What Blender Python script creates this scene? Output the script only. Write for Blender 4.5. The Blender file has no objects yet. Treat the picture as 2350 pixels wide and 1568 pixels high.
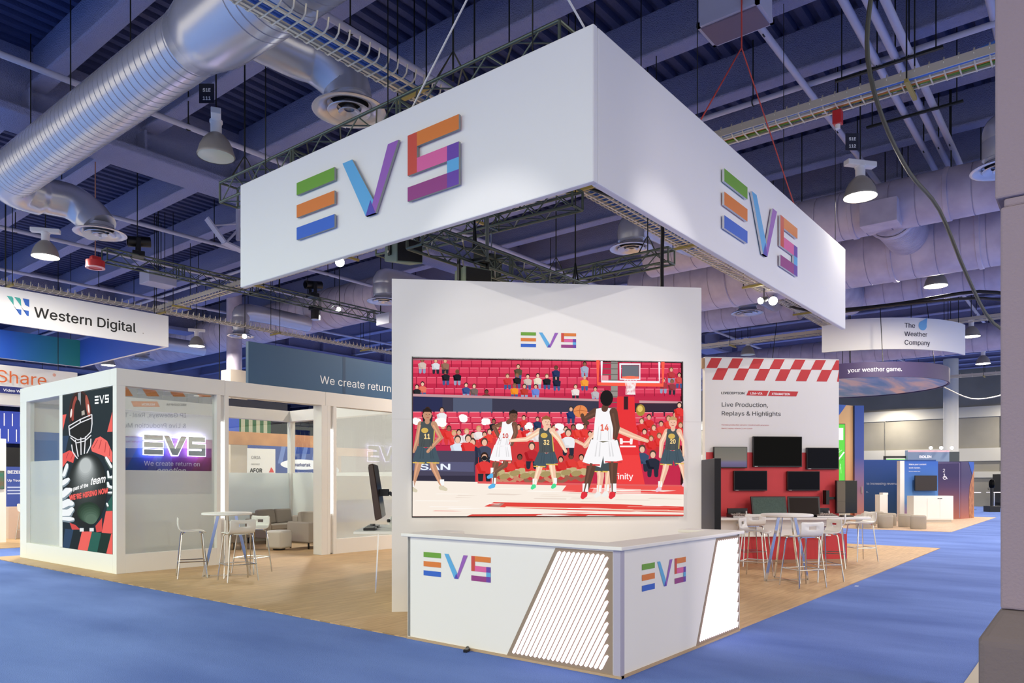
import bpy, math, random, os
import numpy as np
from mathutils import Vector, Matrix
from mathutils.geometry import delaunay_2d_cdt
R = math.radians
sc = bpy.context.scene
COL = sc.collection
PI = math.pi

# ---------------------------------------------------------------- camera
cd = bpy.data.cameras.new('camera')
cd.sensor_width = 36.0
cd.lens = 36.0 * 1692 / 2350
cd.shift_y = (1107 - 784) / 2350
cd.clip_end = 300
cam = bpy.data.objects.new('camera', cd)
cam.location = (-5.22, -3.07, 1.6)
cam.rotation_euler = (R(90), 0, R(38.8 - 90))
COL.objects.link(cam)
sc.camera = cam

# ---------------------------------------------------------------- exposure, world
sc.view_settings.view_transform = 'Standard'
sc.view_settings.look = 'None'
sc.view_settings.gamma = 1.0
sc.view_settings.use_curve_mapping = False
sc.view_settings.exposure = 0.6
sc.cycles.use_denoising = True
sc.cycles.max_bounces = 8
sc.cycles.diffuse_bounces = 4
sc.cycles.glossy_bounces = 4
sc.cycles.transparent_max_bounces = 12
sc.cycles.sample_clamp_indirect = 6.0
wd = bpy.data.worlds.new('world')
sc.world = wd
wd.use_nodes = True
wb = wd.node_tree.nodes['Background']
wb.inputs['Color'].default_value = (1.0, 0.93, 0.80, 1)
wb.inputs['Strength'].default_value = 0.9

# hall lamp grid (the real lamps of the hall): light under every high-bay position
LAMP_W = 260.0
LX = [1.0 + 8.2 * i for i in range(-2, 7)]
LY = [0.45 + 7.75 * j for j in range(-2, 6)]
LAMP_Z = 6.8
OFF_LAMPS = [(1.0, 8.2), (25.6, 8.2), (1.0, .45)]
LAMP_GAIN = {(9.2, .45): .12, (-7.2, .45): .2, (1.0, -7.3): .8, (-7.2, -7.3): .5, (-15.4, .45): .5}
def area_lamp(name, x, y, z, power, size=0.5, color=(1, 0.94, 0.84), rot=(0, 0, 0)):
    ld = bpy.data.lights.new(name, 'AREA')
    ld.shape = 'DISK'
    ld.size = size
    ld.energy = power
    ld.color = color
    o = bpy.data.objects.new(name, ld)
    o.location = (x, y, z)
    o.rotation_euler = rot
    COL.objects.link(o)
    return o
for lx in LX:
    for ly in LY:
        if any(abs(lx - a) < .3 and abs(ly - b) < .3 for a, b in OFF_LAMPS):
            continue
        g = [v for (a, b), v in LAMP_GAIN.items() if abs(lx - a) < .3 and abs(ly - b) < .3]
        area_lamp('high_bay_light', lx, ly, LAMP_Z - 0.03, LAMP_W * (g[0] if g else 1), .5, (.82, 1, .74) if lx < 0 and ly > 5 else (1, .89, .86) if ly < -5 and lx > -5 else (1, .88, .73) if lx > 5 and ly < 9 else (1, .92, .79))
def spot(name, loc, aim, power, size=60, color=(1, 0.97, 0.92), rad=0.06, blend=.3):
    ld = bpy.data.lights.new(name, 'SPOT')
    ld.energy = power
    ld.spot_size = R(size)
    ld.spot_blend = blend
    ld.shadow_soft_size = rad
    ld.color = color
    o = bpy.data.objects.new(name, ld)
    o.location = loc
    d = Vector(aim) - Vector(loc)
    o.rotation_euler = d.to_track_quat('-Z', 'Y').to_euler()
    COL.objects.link(o)
    return o

# two unseen spotlights added to cast the banner's V shadow on the video wall
spot('added_wall_spot', (-5.5, 1.2, 7.2), (2.3, 2.3, 2.5), 360, 23, (1, .96, .9), .05, .5)
spot('added_wall_spot', (1.2, -5.5, 7.2), (2.3, 2.3, 2.5), 360, 23, (1, .95, .9), .05, .5)

# ---------------------------------------------------------------- colour, materials
def lin(c):
    out = []
    for v in c[:3]:
        v = v / 255.0
        out.append(v / 12.92 if v <= 0.04045 else ((v + 0.055) / 1.055) ** 2.4)
    return tuple(out)
def mat(name, col, rough=.5, metal=0.0, emit=0.0, bump=None, noise_mix=None, spec=.5):
    m = bpy.data.materials.new(name)
    m.use_nodes = True
    nt = m.node_tree
    b = nt.nodes['Principled BSDF']
    c = lin(col)
    b.inputs['Base Color'].default_value = (*c, 1)
    b.inputs['Roughness'].default_value = rough
    b.inputs['Metallic'].default_value = metal
    b.inputs['Specular IOR Level'].default_value = spec
    if emit:
        b.inputs['Emission Color'].default_value = (*c, 1)
        b.inputs['Emission Strength'].default_value = emit
    if bump or noise_mix:
        tc = nt.nodes.new('ShaderNodeTexCoord')
        nz = nt.nodes.new('ShaderNodeTexNoise')
        nz.inputs['Scale'].default_value = (bump or noise_mix)[0]
        nz.inputs['Detail'].default_value = 5
        nt.links.new(tc.outputs['Object'], nz.inputs['Vector'])
        if bump:
            bp = nt.nodes.new('ShaderNodeBump')
            bp.inputs['Strength'].default_value = bump[1]
            bp.inputs['Distance'].default_value = bump[2] if len(bump) > 2 else .02
            nt.links.new(nz.outputs['Fac'], bp.inputs['Height'])
            nt.links.new(bp.outputs['Normal'], b.inputs['Normal'])
        if noise_mix:
            mx = nt.nodes.new('ShaderNodeMix')
            mx.data_type = 'RGBA'
            mx.inputs[6].default_value = (*c, 1)
            mx.inputs[7].default_value = (*lin(noise_mix[1]), 1)
            cr = nt.nodes.new('ShaderNodeValToRGB')
            cr.color_ramp.elements[0].position = .35
            cr.color_ramp.elements[1].position = .65
            nt.links.new(nz.outputs['Fac'], cr.inputs['Fac'])
            nt.links.new(cr.outputs['Color'], mx.inputs[0])
            nt.links.new(mx.outputs[2], b.inputs['Base Color'])
    return m
def attr_mat(name, emit=0.0, rough=.6):
    m = bpy.data.materials.new(name)
    m.use_nodes = True
    nt = m.node_tree
    b = nt.nodes['Principled BSDF']
    a = nt.nodes.new('ShaderNodeAttribute')
    a.attribute_name = 'Col'
    b.inputs['Roughness'].default_value = rough
    if emit:
        b.inputs['Base Color'].default_value = (0.0, 0.0, 0.0, 1)
        b.inputs['Specular IOR Level'].default_value = .08
        nt.links.new(a.outputs['Color'], b.inputs['Emission Color'])
        b.inputs['Emission Strength'].default_value = emit
    else:
        nt.links.new(a.outputs['Color'], b.inputs['Base Color'])
    return m
def ramp_mat(name, stops, axis='Z', lo=0.0, hi=1.0, rough=.6, emit=0.0):
    """printed colour ramp along one object axis (lo..hi metres)"""
    m = bpy.data.materials.new(name)
    m.use_nodes = True
    nt = m.node_tree
    b = nt.nodes['Principled BSDF']
    tc = nt.nodes.new('ShaderNodeTexCoord')
    sx = nt.nodes.new('ShaderNodeSeparateXYZ')
    mr = nt.nodes.new('ShaderNodeMapRange')
    mr.inputs['From Min'].default_value = lo
    mr.inputs['From Max'].default_value = hi
    cr = nt.nodes.new('ShaderNodeValToRGB')
    el = cr.color_ramp.elements
    while len(el) < len(stops):
        el.new(0.5)
    for e, (p, c) in zip(el, stops):
        e.position = p
        e.color = (*lin(c), 1)
    nt.links.new(tc.outputs['Object'], sx.inputs[0])
    nt.links.new(sx.outputs[axis], mr.inputs['Value'])
    nt.links.new(mr.outputs[0], cr.inputs['Fac'])
    nt.links.new(cr.outputs['Color'], b.inputs['Base Color'])
    b.inputs['Roughness'].default_value = rough
    if emit:
        nt.links.new(cr.outputs['Color'], b.inputs['Emission Color'])
        b.inputs['Emission Strength'].default_value = emit
    return m
def glass_mat(name, clear, gloss, tint=(1, 1, 1), film=None):
    """thin pane: part see-through, part mirror, part white film"""
    m = bpy.data.materials.new(name)
    m.use_nodes = True
    nt = m.node_tree
    nt.nodes.remove(nt.nodes['Principled BSDF'])
    out = nt.nodes['Material Output']
    tr = nt.nodes.new('ShaderNodeBsdfTransparent')
    tr.inputs['Color'].default_value = (*tint, 1)
    gl = nt.nodes.new('ShaderNodeBsdfGlossy')
    gl.inputs['Roughness'].default_value = 0.0
    m1 = nt.nodes.new('ShaderNodeMixShader')
    m1.inputs[0].default_value = gloss
    if film:
        df = nt.nodes.new('ShaderNodeBsdfDiffuse')
        df.inputs['Color'].default_value = (*lin(film), 1)
        tl = nt.nodes.new('ShaderNodeBsdfTranslucent')
        tl.inputs['Color'].default_value = (*lin(film), 1)
        m3 = nt.nodes.new('ShaderNodeMixShader')
        m3.inputs[0].default_value = .45
        nt.links.new(df.outputs[0], m3.inputs[1])
        nt.links.new(tl.outputs[0], m3.inputs[2])
        m2 = nt.nodes.new('ShaderNodeMixShader')
        m2.inputs[0].default_value = clear
        nt.links.new(m3.outputs[0], m2.inputs[1])
        nt.links.new(tr.outputs[0], m2.inputs[2])
        nt.links.new(m2.outputs[0], m1.inputs[1])
    else:
        nt.links.new(tr.outputs[0], m1.inputs[1])
    nt.links.new(gl.outputs[0], m1.inputs[2])
    nt.links.new(m1.outputs[0], out.inputs[0])
    return m

# ---------------------------------------------------------------- mesh builder
class MB:
    def __init__(s):
        s.v, s.f, s.c = [], [], []
    def add(s, vs, fs, col=None):
        n = len(s.v)
        s.v += [tuple(p) for p in vs]
        s.f += [tuple(i + n for i in f) for f in fs]
        s.c += [col] * len(fs)
        return s
    def box(s, a, b, col=None):
        x0, y0, z0 = a
        x1, y1, z1 = b
        return s.add([(x0, y0, z0), (x1, y0, z0), (x1, y1, z0), (x0, y1, z0), (x0, y0, z1), (x1, y0, z1), (x1, y1, z1), (x0, y1, z1)],
                     [(3, 2, 1, 0), (4, 5, 6, 7), (0, 1, 5, 4), (1, 2, 6, 5), (2, 3, 7, 6), (3, 0, 4, 7)], col)
    def obox(s, p0, p1, w, h, up=(0, 0, 1), col=None):
        p0, p1 = Vector(p0), Vector(p1)
        d = (p1 - p0).normalized()
        u = Vector(up)
        if abs(d.dot(u)) > .99:
            u = Vector((1, 0, 0))
        sx = d.cross(u).normalized() * w / 2
        sz = sx.cross(d).normalized() * h / 2
        vs = []
        for p in (p0, p1):
            vs += [p - sx - sz, p + sx - sz, p + sx + sz, p - sx + sz]
        return s.add(vs, [(3, 2, 1, 0), (4, 5, 6, 7), (0, 1, 5, 4), (1, 2, 6, 5), (2, 3, 7, 6), (3, 0, 4, 7)], col)
    def tube(s, pts, r, seg=8, closed=False, col=None):
        pts = [Vector(p) for p in pts]
        n = len(pts)
        rs = r if isinstance(r, (list, tuple)) else [r] * n
        base = len(s.v)
        up = None
        for i, p in enumerate(pts):
            if closed:
                d = pts[(i + 1) % n] - pts[i - 1]
            else:
                d = pts[min(i + 1, n - 1)] - pts[max(i - 1, 0)]
            d.normalize()
            if up is None:
                up = Vector((0, 0, 1)) if abs(d.z) < .9 else Vector((1, 0, 0))
            a = d.cross(up)
            if a.length < 1e-4:
                a = d.cross(Vector((0.3, 1, 0.2)))
            a.normalize()
            b = a.cross(d).normalized()
            up = b
            for k in range(seg):
                t = 2 * PI * k / seg
                s.v.append(tuple(p + (a * math.cos(t) + b * math.sin(t)) * rs[i]))
        m = n if closed else n - 1
        for i in range(m):
            for k in range(seg):
                j = (i + 1) % n
                s.f.append((base + i * seg + k, base + i * seg + (k + 1) % seg, base + j * seg + (k + 1) % seg, base + j * seg + k))
                s.c.append(col)
        if not closed:
            s.f.append(tuple(base + k for k in reversed(range(seg))))
            s.c.append(col)
            s.f.append(tuple(base + (n - 1) * seg + k for k in range(seg)))
            s.c.append(col)
        return s
    def cyl(s, p0, p1, r, seg=12, r2=None, col=None):
        return s.tube([p0, p1], [r, r if r2 is None else r2], seg, col=col)
    def lathe(s, prof, c=(0, 0, 0), seg=28, M=None, col=None):
        base = len(s.v)
        for r, z in prof:
            for k in range(seg):
                t = 2 * PI * k / seg
                p = Vector((r * math.cos(t), r * math.sin(t), z))
                if M is not None:
                    p = M @ p
                s.v.append((p[0] + c[0], p[1] + c[1], p[2] + c[2]))
        for i in range(len(prof) - 1):
            for k in range(seg):
                s.f.append((base + i * seg + k, base + i * seg + (k + 1) % seg, base + (i + 1) * seg + (k + 1) % seg, base + (i + 1) * seg + k))
                s.c.append(col)
        return s
    def prism(s, poly, y0, y1, col=None, side=None):
        """polygon in x,z extruded from y0 (front) to y1"""
        n = len(poly)
        vs = [(x, y0, z) for x, z in poly] + [(x, y1, z) for x, z in poly]
        s.add(vs, [tuple(range(n)), tuple(reversed(range(n, 2 * n)))], col)
        b = len(s.v) - 2 * n
        for i in range(n):
            j = (i + 1) % n
            s.f.append((b + i, b + n + i, b + n + j, b + j))
            s.c.append(side or col)
        return s
    def prismz(s, poly, z0, z1, col=None):
        n = len(poly)
        vs = [(x, y, z0) for x, y in poly] + [(x, y, z1) for x, y in poly]
        fs = [tuple(reversed(range(n))), tuple(range(n, 2 * n))] + [(i, (i + 1) % n, n + (i + 1) % n, n + i) for i in range(n)]
        return s.add(vs, fs, col)
    def ball(s, c, r, seg=14, rings=8, sz=1.0, col=None):
        return s.lathe([(max(r * math.sin(PI * i / rings), 1e-4), -r * sz * math.cos(PI * i / rings)) for i in range(rings + 1)], c, seg, col=col)
def link(name, mb, m, parent=None, smooth=False, bevel=0, tr=None, seg=2):
    me = bpy.data.meshes.new(name)
    me.from_pydata(mb.v, [], mb.f)
    if any(c is not None for c in mb.c):
        ca = me.color_attributes.new('Col', 'FLOAT_COLOR', 'CORNER')
        buf = np.ones((len(me.loops), 4), dtype=np.float32)
        i = 0
        for f, c in zip(mb.f, mb.c):
            buf[i:i + len(f), :3] = lin(c or (128, 128, 128))
            i += len(f)
        ca.data.foreach_set('color', buf.ravel())
    if m:
        me.materials.append(m)
    if smooth:
        me.polygons.foreach_set('use_smooth', [True] * len(me.polygons))
        me.set_sharp_from_angle(angle=R(smooth if smooth > 1 else 40))
    me.update()
    o = bpy.data.objects.new(name, me)
    COL.objects.link(o)
    if parent is not None:
        o.parent = parent
    if tr is not None:
        o.location = tr
    if bevel:
        b = o.modifiers.new('bevel', 'BEVEL')
        b.width = bevel
        b.segments = seg
        b.limit_method = 'ANGLE'
        b.angle_limit = R(40)
    return o
def tag(o, label, cat, group=None, kind=None):
    o['label'] = label
    o['category'] = cat
    if group:
        o['group'] = group
    if kind:
        o['kind'] = kind
    return o
def thing(name, label, cat, loc=(0, 0, 0), rz=0.0, group=None, kind=None):
    o = bpy.data.objects.new(name, None)
    o.empty_display_size = .2
    o.location = loc
    o.rotation_euler = (0, 0, R(rz))
    COL.objects.link(o)
    return tag(o, label, cat, group, kind)
def solo(name, mb, m, label, cat, group=None, kind=None, **k):
    return tag(link(name, mb, m, **k), label, cat, group, kind)
def dup(root, loc, rz=None, label=None):
    r = root.copy()
    COL.objects.link(r)
    r.location = loc
    if rz is not None:
        r.rotation_euler = (0, 0, R(rz))
    if label:
        r['label'] = label
    for ch in list(root.children):
        c = ch.copy()
        COL.objects.link(c)
        c.parent = r
        for g in list(ch.children):
            d = g.copy()
            COL.objects.link(d)
            d.parent = c
    return r

# ---------------------------------------------------------------- lettering and flat graphics
_fp = os.path.join(bpy.utils.system_resource('DATAFILES'), 'fonts', 'Inter.woff2')
try:
    FONT = bpy.data.fonts.load(_fp)
except Exception:
    FONT = None
_tc = {}
def glyphs(s):
    """outlines of a line of lettering, filled by winding number"""
    if s in _tc:
        return _tc[s]
    cu = bpy.data.curves.new('lettering', 'FONT')
    cu.body = s
    if FONT:
        cu.font = FONT
    cu.resolution_u = 3
    cu.fill_mode = 'NONE'
    to = bpy.data.objects.new('lettering', cu)
    me = bpy.data.meshes.new_from_object(to)
    V = np.array([v.co[:2] for v in me.vertices], float).reshape(-1, 2)
    E = [tuple(e.vertices) for e in me.edges]
    bpy.data.objects.remove(to)
    bpy.data.meshes.remove(me)
    if not E:
        _tc[s] = ([], [], 0)
        return _tc[s]
    out = delaunay_2d_cdt([Vector(v) for v in V], E, [], 0, 1e-6)
    P = np.array([tuple(v) for v in out[0]])
    T = np.array([tuple(t) for t in out[2]])
    nb = {}
    for a, b in E:
        nb.setdefault(a, []).append(b)
        nb.setdefault(b, []).append(a)
    seen, D = set(), []
    for a0 in nb:
        if a0 in seen:
            continue
        loop, prev, a = [a0], None, a0
        seen.add(a0)
        while True:
            c = [b for b in nb[a] if b != prev and b not in seen]
            if not c:
                break
            prev, a = a, c[0]
            seen.add(a)
            loop.append(a)
        if len(loop) > 1 and loop[1] != min(loop[1], loop[-1]):
            loop = [loop[0]] + loop[:0:-1]
        D += [(loop[i], loop[(i + 1) % len(loop)]) for i in range(len(loop))]
    A, B = V[[d[0] for d in D]], V[[d[1] for d in D]]
    keep = []
    for i, (x, y) in enumerate(P[T].mean(1)):
        up = (A[:, 1] <= y) & (B[:, 1] > y)
        dn = (A[:, 1] > y) & (B[:, 1] <= y)
        dy = B[:, 1] - A[:, 1]
        xs = A[:, 0] + (y - A[:, 1]) / np.where(dy == 0, 1, dy) * (B[:, 0] - A[:, 0])
        if int((up & (xs > x)).sum()) - int((dn & (xs > x)).sum()):
            keep.append(tuple(int(k) for k in T[i]))
    vs = [tuple(map(float, p)) for p in P]
    _tc[s] = (vs, keep, float(V[:, 0].max()))
    return _tc[s]
CAP = 0.727
def homog(src, dst):
    A, B = [], []
    for (x, y), (u, v) in zip(src, dst):
        A.append([x, y, 1, 0, 0, 0, -u * x, -u * y]); B.append(u)
        A.append([0, 0, 0, x, y, 1, -v * x, -v * y]); B.append(v)
    h = np.linalg.solve(np.array(A, float), np.array(B, float))
    h = list(h) + [1]
    def f(x, y):
        w = h[6] * x + h[7] * y + h[8]
        return ((h[0] * x + h[1] * y + h[2]) / w, (h[3] * x + h[4] * y + h[5]) / w)
    return f
class PT:
    """flat artwork laid on a local x,z face; later shapes lie a hair in front"""
    def __init__(s, fmap=None, y=-0.002, step=4e-5, clip=None):
        s.m = MB()
        s.fm = fmap or (lambda x, y: (x, y))
        s.y, s.step, s.clip = y, step, clip
    def raw(s, pts, fs, col):
        if s.clip:
            a, b, c, d = s.clip
            pts = [(min(max(x, a), c), min(max(y, b), d)) for x, y in pts]
        s.m.add([(u[0], s.y, u[1]) for u in (s.fm(*p) for p in pts)], fs, col)
        s.y -= s.step
        return s
    def poly(s, pts, col):
        return s.raw(pts, [tuple(range(len(pts)))], col)
    def rect(s, x0, y0, x1, y1, col):
        return s.poly([(x0, y0), (x1, y0), (x1, y1), (x0, y1)], col)
    def ell(s, cx, cy, rx, ry, col, n=16, rot=0):
        c, t = math.cos(R(rot)), math.sin(R(rot))
        P = [(rx * math.cos(2 * PI * i / n), ry * math.sin(2 * PI * i / n)) for i in range(n)]
        return s.poly([(cx + a * c - b * t, cy + a * t + b * c) for a, b in P], col)
    def line(s, pts, w, col):
        ws = w if isinstance(w, (list, tuple)) else [w] * len(pts)
        L, Q = [], []
        for i, p in enumerate(pts):
            a = pts[max(i - 1, 0)]
            b = pts[min(i + 1, len(pts) - 1)]
            dx, dy = b[0] - a[0], b[1] - a[1]
            l = math.hypot(dx, dy) or 1
            nx, ny = -dy / l * ws[i] / 2, dx / l * ws[i] / 2
            L.append((p[0] + nx, p[1] + ny))
            Q.append((p[0] - nx, p[1] - ny))
        n = len(pts)
        return s.raw(L + Q, [(i, i + 1, n + i + 1, n + i) for i in range(n - 1)], col)
    def limb(s, pts, ws, col):
        s.line(pts, ws, col)
        for p, w in zip(pts, ws):
            s.ell(p[0], p[1], w / 2, w / 2, col, 10)
        return s
    def text(s, t, x, y, h, col, anchor='l', sx=1.0, bold=0.0, shear=0.0, slope=0.0, down=False):
        """y is the baseline; h the cap height; down=True when y grows downwards"""
        vs, fs, w = glyphs(t)
        k = h / CAP
        off = 0 if anchor == 'l' else (-w * k * sx / 2 if anchor == 'c' else -w * k * sx)
        g = -1 if down else 1
        for du, dv in [(0, 0)] + ([(-bold, 0), (bold, 0), (0, bold), (0, -bold)] if bold else []):
            P = [(x + off + ((a + du) * sx + b * shear) * k, y + g * (b + dv) * k + slope * ((a + du) * sx * k)) for a, b in vs]
            s.raw(P, fs, col)
        return s
    def build(s, name, m, parent, label=None):
        o = link(name, s.m, m, parent)
        if label:
            o['label'] = label
        return o
GRN, ORG, BLU = (106, 162, 52), (222, 124, 52), (44, 98, 200)
SKY, PUR, OVL = (92, 172, 224), (150, 92, 184), (78, 70, 176)
RED, PNK, VIO, PLM = (205, 72, 60), (222, 98, 160), (104, 62, 168), (150, 56, 132)
def evs(mono=None):
    L = [([(0, .785), (1, .785), (1, 1), (0, 1)], GRN), ([(0, .39), (1, .39), (1, .61), (0, .61)], ORG), ([(0, 0), (1, 0), (1, .215), (0, .215)], BLU),
         ([(1.20, 1), (1.43, 1), (1.925, .215), (1.84, 0), (1.75, 0)], SKY), ([(2.25, 1), (2.48, 1), (1.97, 0), (1.84, 0), (1.925, .215)], PUR),
         ([(1.75, 0), (1.97, 0), (1.86, .23)], OVL),
         ([(2.67, .39), (2.86, .39), (2.86, 1), (2.67, 1)], RED), ([(2.86, .785), (3.67, .785), (3.67, 1), (2.86, 1)], ORG),
         ([(2.86, .39), (3.45, .39), (3.45, .61), (2.86, .61)], PNK), ([(3.45, .39), (3.67, .39), (3.67, .61), (3.45, .61)], VIO),
         ([(3.45, .215), (3.67, .215), (3.67, .39), (3.45, .39)], SKY), ([(2.67, 0), (3.45, 0), (3.45, .215), (2.67, .215)], PLM),
         ([(3.45, 0), (3.67, 0), (3.67, .215), (3.45, .215)], VIO)]
    return [(p, mono or c) for p, c in L]
def evs_flat(pt, x, z, w, h, mono=None, fx=1):
    for p, c in evs(mono):
        pt.poly([(x + a / 3.67 * w * fx, z + b * h) for a, b in p], c)
def evs_solid(x, z, w, h, y0, y1, side, mono=None):
    mb = MB()
    for p, c in evs(mono):
        yy = y0 - (.0015 if c == OVL else 0)
        mb.prism([(x + a / 3.67 * w, z + b * h) for a, b in p], yy, y1, c, side if c != OVL else c)
    return mb

# ---------------------------------------------------------------- shared materials
WHITE = mat('white_laminate', (236, 234, 230), .55)
FABRIC = mat('white_banner_fabric', (236, 236, 236), .85, bump=(180, .08, .003))
CHROME = mat('chrome_steel', (205, 205, 205), .12, 1.0)
DARKM = mat('black_metal', (28, 32, 28), .45, .3)
TRUSS = mat('dark_green_black_truss', (92, 102, 92), .35, .6)
BLACK = mat('black_plastic', (18, 18, 20), .35)
GLASSK = mat('black_screen_glass', (6, 7, 9), .12, spec=.06)
PAINT = attr_mat('printed_graphic', 0, .6)
SHOW = attr_mat('lit_screen', .67)
SILVER = mat('silver_painted_duct', (202, 202, 210), .27, .55, bump=(9, .05, .02))
DUCT = mat('mauve_grey_painted_duct', (196, 188, 206), .45, .0, noise_mix=(2.5, (176, 168, 190)))
NAVY = mat('navy_ceiling_paint', (56, 66, 112), .8, bump=(30, .5, .03))
BEAMP = mat('navy_sprayed_fireproofing', (150, 156, 200), .95, bump=(42, 1.0, .05))
PIPE = mat('grey_blue_pipe_paint', (176, 178, 202), .45, .0)
GALV = mat('cream_galvanised_wire', (214, 206, 186), .35, .35)
LENS = mat('lit_lamp_lens', (255, 250, 236), .3, emit=14.0)
LEDW = mat('white_led_strip', (250, 252, 255), .3, emit=2.2)
LEDP = mat('pinkish_white_led_slot', (255, 240, 246), .3, emit=.68)
SPOTL = mat('lit_spot_lens', (255, 255, 248), .3, emit=30.0)

# ================================================================ THE HALL
def floor_mat():
    m = mat('blue_aisle_carpet', (96, 124, 196), .95)
    nt = m.node_tree
    b = nt.nodes['Principled BSDF']
    tc = nt.nodes.new('ShaderNodeTexCoord')
    n1 = nt.nodes.new('ShaderNodeTexNoise'); n1.inputs['Scale'].default_value = 140; n1.inputs['Detail'].default_value = 3
    n2 = nt.nodes.new('ShaderNodeTexNoise'); n2.inputs['Scale'].default_value = 1.1; n2.inputs['Detail'].default_value = 6
    mp = nt.nodes.new('ShaderNodeMapping'); mp.inputs['Scale'].default_value = (1, .35, 1)
    cr = nt.nodes.new('ShaderNodeValToRGB')
    cr.color_ramp.elements[0].position = .3; cr.color_ramp.elements[0].color = (*lin((76, 106, 180)), 1)
    cr.color_ramp.elements[1].position = .7; cr.color_ramp.elements[1].color = (*lin((106, 136, 208)), 1)
    mx = nt.nodes.new('ShaderNodeMix'); mx.data_type = 'RGBA'; mx.blend_type = 'OVERLAY'; mx.inputs[0].default_value = .5
    nt.links.new(tc.outputs['Object'], n1.inputs['Vector'])
    nt.links.new(tc.outputs['Object'], mp.inputs['Vector'])
    nt.links.new(mp.outputs[0], n2.inputs['Vector'])
    nt.links.new(n2.outputs['Fac'], cr.inputs['Fac'])
    nt.links.new(cr.outputs['Color'], mx.inputs[6])
    nt.links.new(n1.outputs['Fac'], mx.inputs[7])
    nt.links.new(mx.outputs[2], b.inputs['Base Color'])
    bp = nt.nodes.new('ShaderNodeBump'); bp.inputs['Strength'].default_value = .6; bp.inputs['Distance'].default_value = .01
    nt.links.new(n1.outputs['Fac'], bp.inputs['Height'])
    nt.links.new(bp.outputs['Normal'], b.inputs['Normal'])
    return m
CARPET = floor_mat()
def wood_mat(name, c1, c2):
    m = mat(name, c1, .5)
    nt = m.node_tree
    b = nt.nodes['Principled BSDF']
    tc = nt.nodes.new('ShaderNodeTexCoord')
    mp = nt.nodes.new('ShaderNodeMapping')
    mp.inputs['Rotation'].default_value = (0, 0, R(-12))
    mp.inputs['Scale'].default_value = (1.0, 9.0, 1)
    n = nt.nodes.new('ShaderNodeTexNoise'); n.inputs['Scale'].default_value = 2.2; n.inputs['Detail'].default_value = 8
    bk = nt.nodes.new('ShaderNodeTexBrick')
    bk.inputs['Scale'].default_value = 1.0
    bk.inputs['Brick Width'].default_value = 1.2
    bk.inputs['Row Height'].default_value = .18
    bk.inputs['Mortar Size'].default_value = .002
    bk.inputs['Color1'].default_value = (1, 1, 1, 1)
    bk.inputs['Color2'].default_value = (.9, .9, .9, 1)
    bk.inputs['Mortar'].default_value = (.6, .6, .6, 1)
    cr = nt.nodes.new('ShaderNodeValToRGB')
    cr.color_ramp.elements[0].position = .3; cr.color_ramp.elements[0].color = (*lin(c1), 1)
    cr.color_ramp.elements[1].position = .72; cr.color_ramp.elements[1].color = (*lin(c2), 1)
    mx = nt.nodes.new('ShaderNodeMix'); mx.data_type = 'RGBA'; mx.blend_type = 'MULTIPLY'; mx.inputs[0].default_value = 1
    nt.links.new(tc.outputs['Object'], mp.inputs['Vector'])
    nt.links.new(mp.outputs[0], n.inputs['Vector'])
    nt.links.new(tc.outputs['Object'], bk.inputs['Vector'])
    nt.links.new(n.outputs['Fac'], cr.inputs['Fac'])
    nt.links.new(cr.outputs['Color'], mx.inputs[6])
    nt.links.new(bk.outputs['Color'], mx.inputs[7])
    nt.links.new(mx.outputs[2], b.inputs['Base Color'])
    return m
OAK = wood_mat('oak_plank_vinyl', (182, 146, 104), (208, 174, 128))
PALE = wood_mat('pale_beige_vinyl', (196, 166, 138), (214, 188, 160))

solo('floor', MB().box((-30, -30, -.1), (56, 64, 0)), CARPET, 'blue aisle carpet covering the hall floor', 'floor', kind='structure')
solo('trim_1', MB().box((0, .02, 0), (15.1, 15.3, .012)), OAK, 'oak plank flooring under the white exhibition booth', 'flooring', kind='structure')
solo('trim_2', MB().box((21.9, .75, 0), (34.4, 8.5, .012)), PALE, 'pale flooring under the weather booth with grey poufs', 'flooring', kind='structure')
solo('trim_3', MB().box((-1, 17.6, 0), (12, 26, .012)), OAK, 'beige flooring under the storage booth behind the glass room', 'flooring', kind='structure')

# ceiling deck with ribs running along X
mb = MB()
prof = []
y = -14.0
while y < 64:
    prof += [(y, 9.78), (y + .13, 9.78), (y + .16, 9.88), (y + .27, 9.88)]
    y += .30
mb.v = [(-9, a, b) for a, b in prof] + [(56, a, b) for a, b in prof]
n = len(prof)
mb.f = [(i, i + 1, n + i + 1, n + i) for i in range(n - 1)]
mb.c = [None] * len(mb.f)
solo('ceiling', mb, NAVY, 'dark navy ribbed metal roof deck', 'ceiling', kind='structure')
solo('trim_4', MB().box((-9, -14, 9.9), (56, 64, 10.0)), NAVY, 'solid roof slab over the ribbed deck', 'roof', kind='structure')

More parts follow.
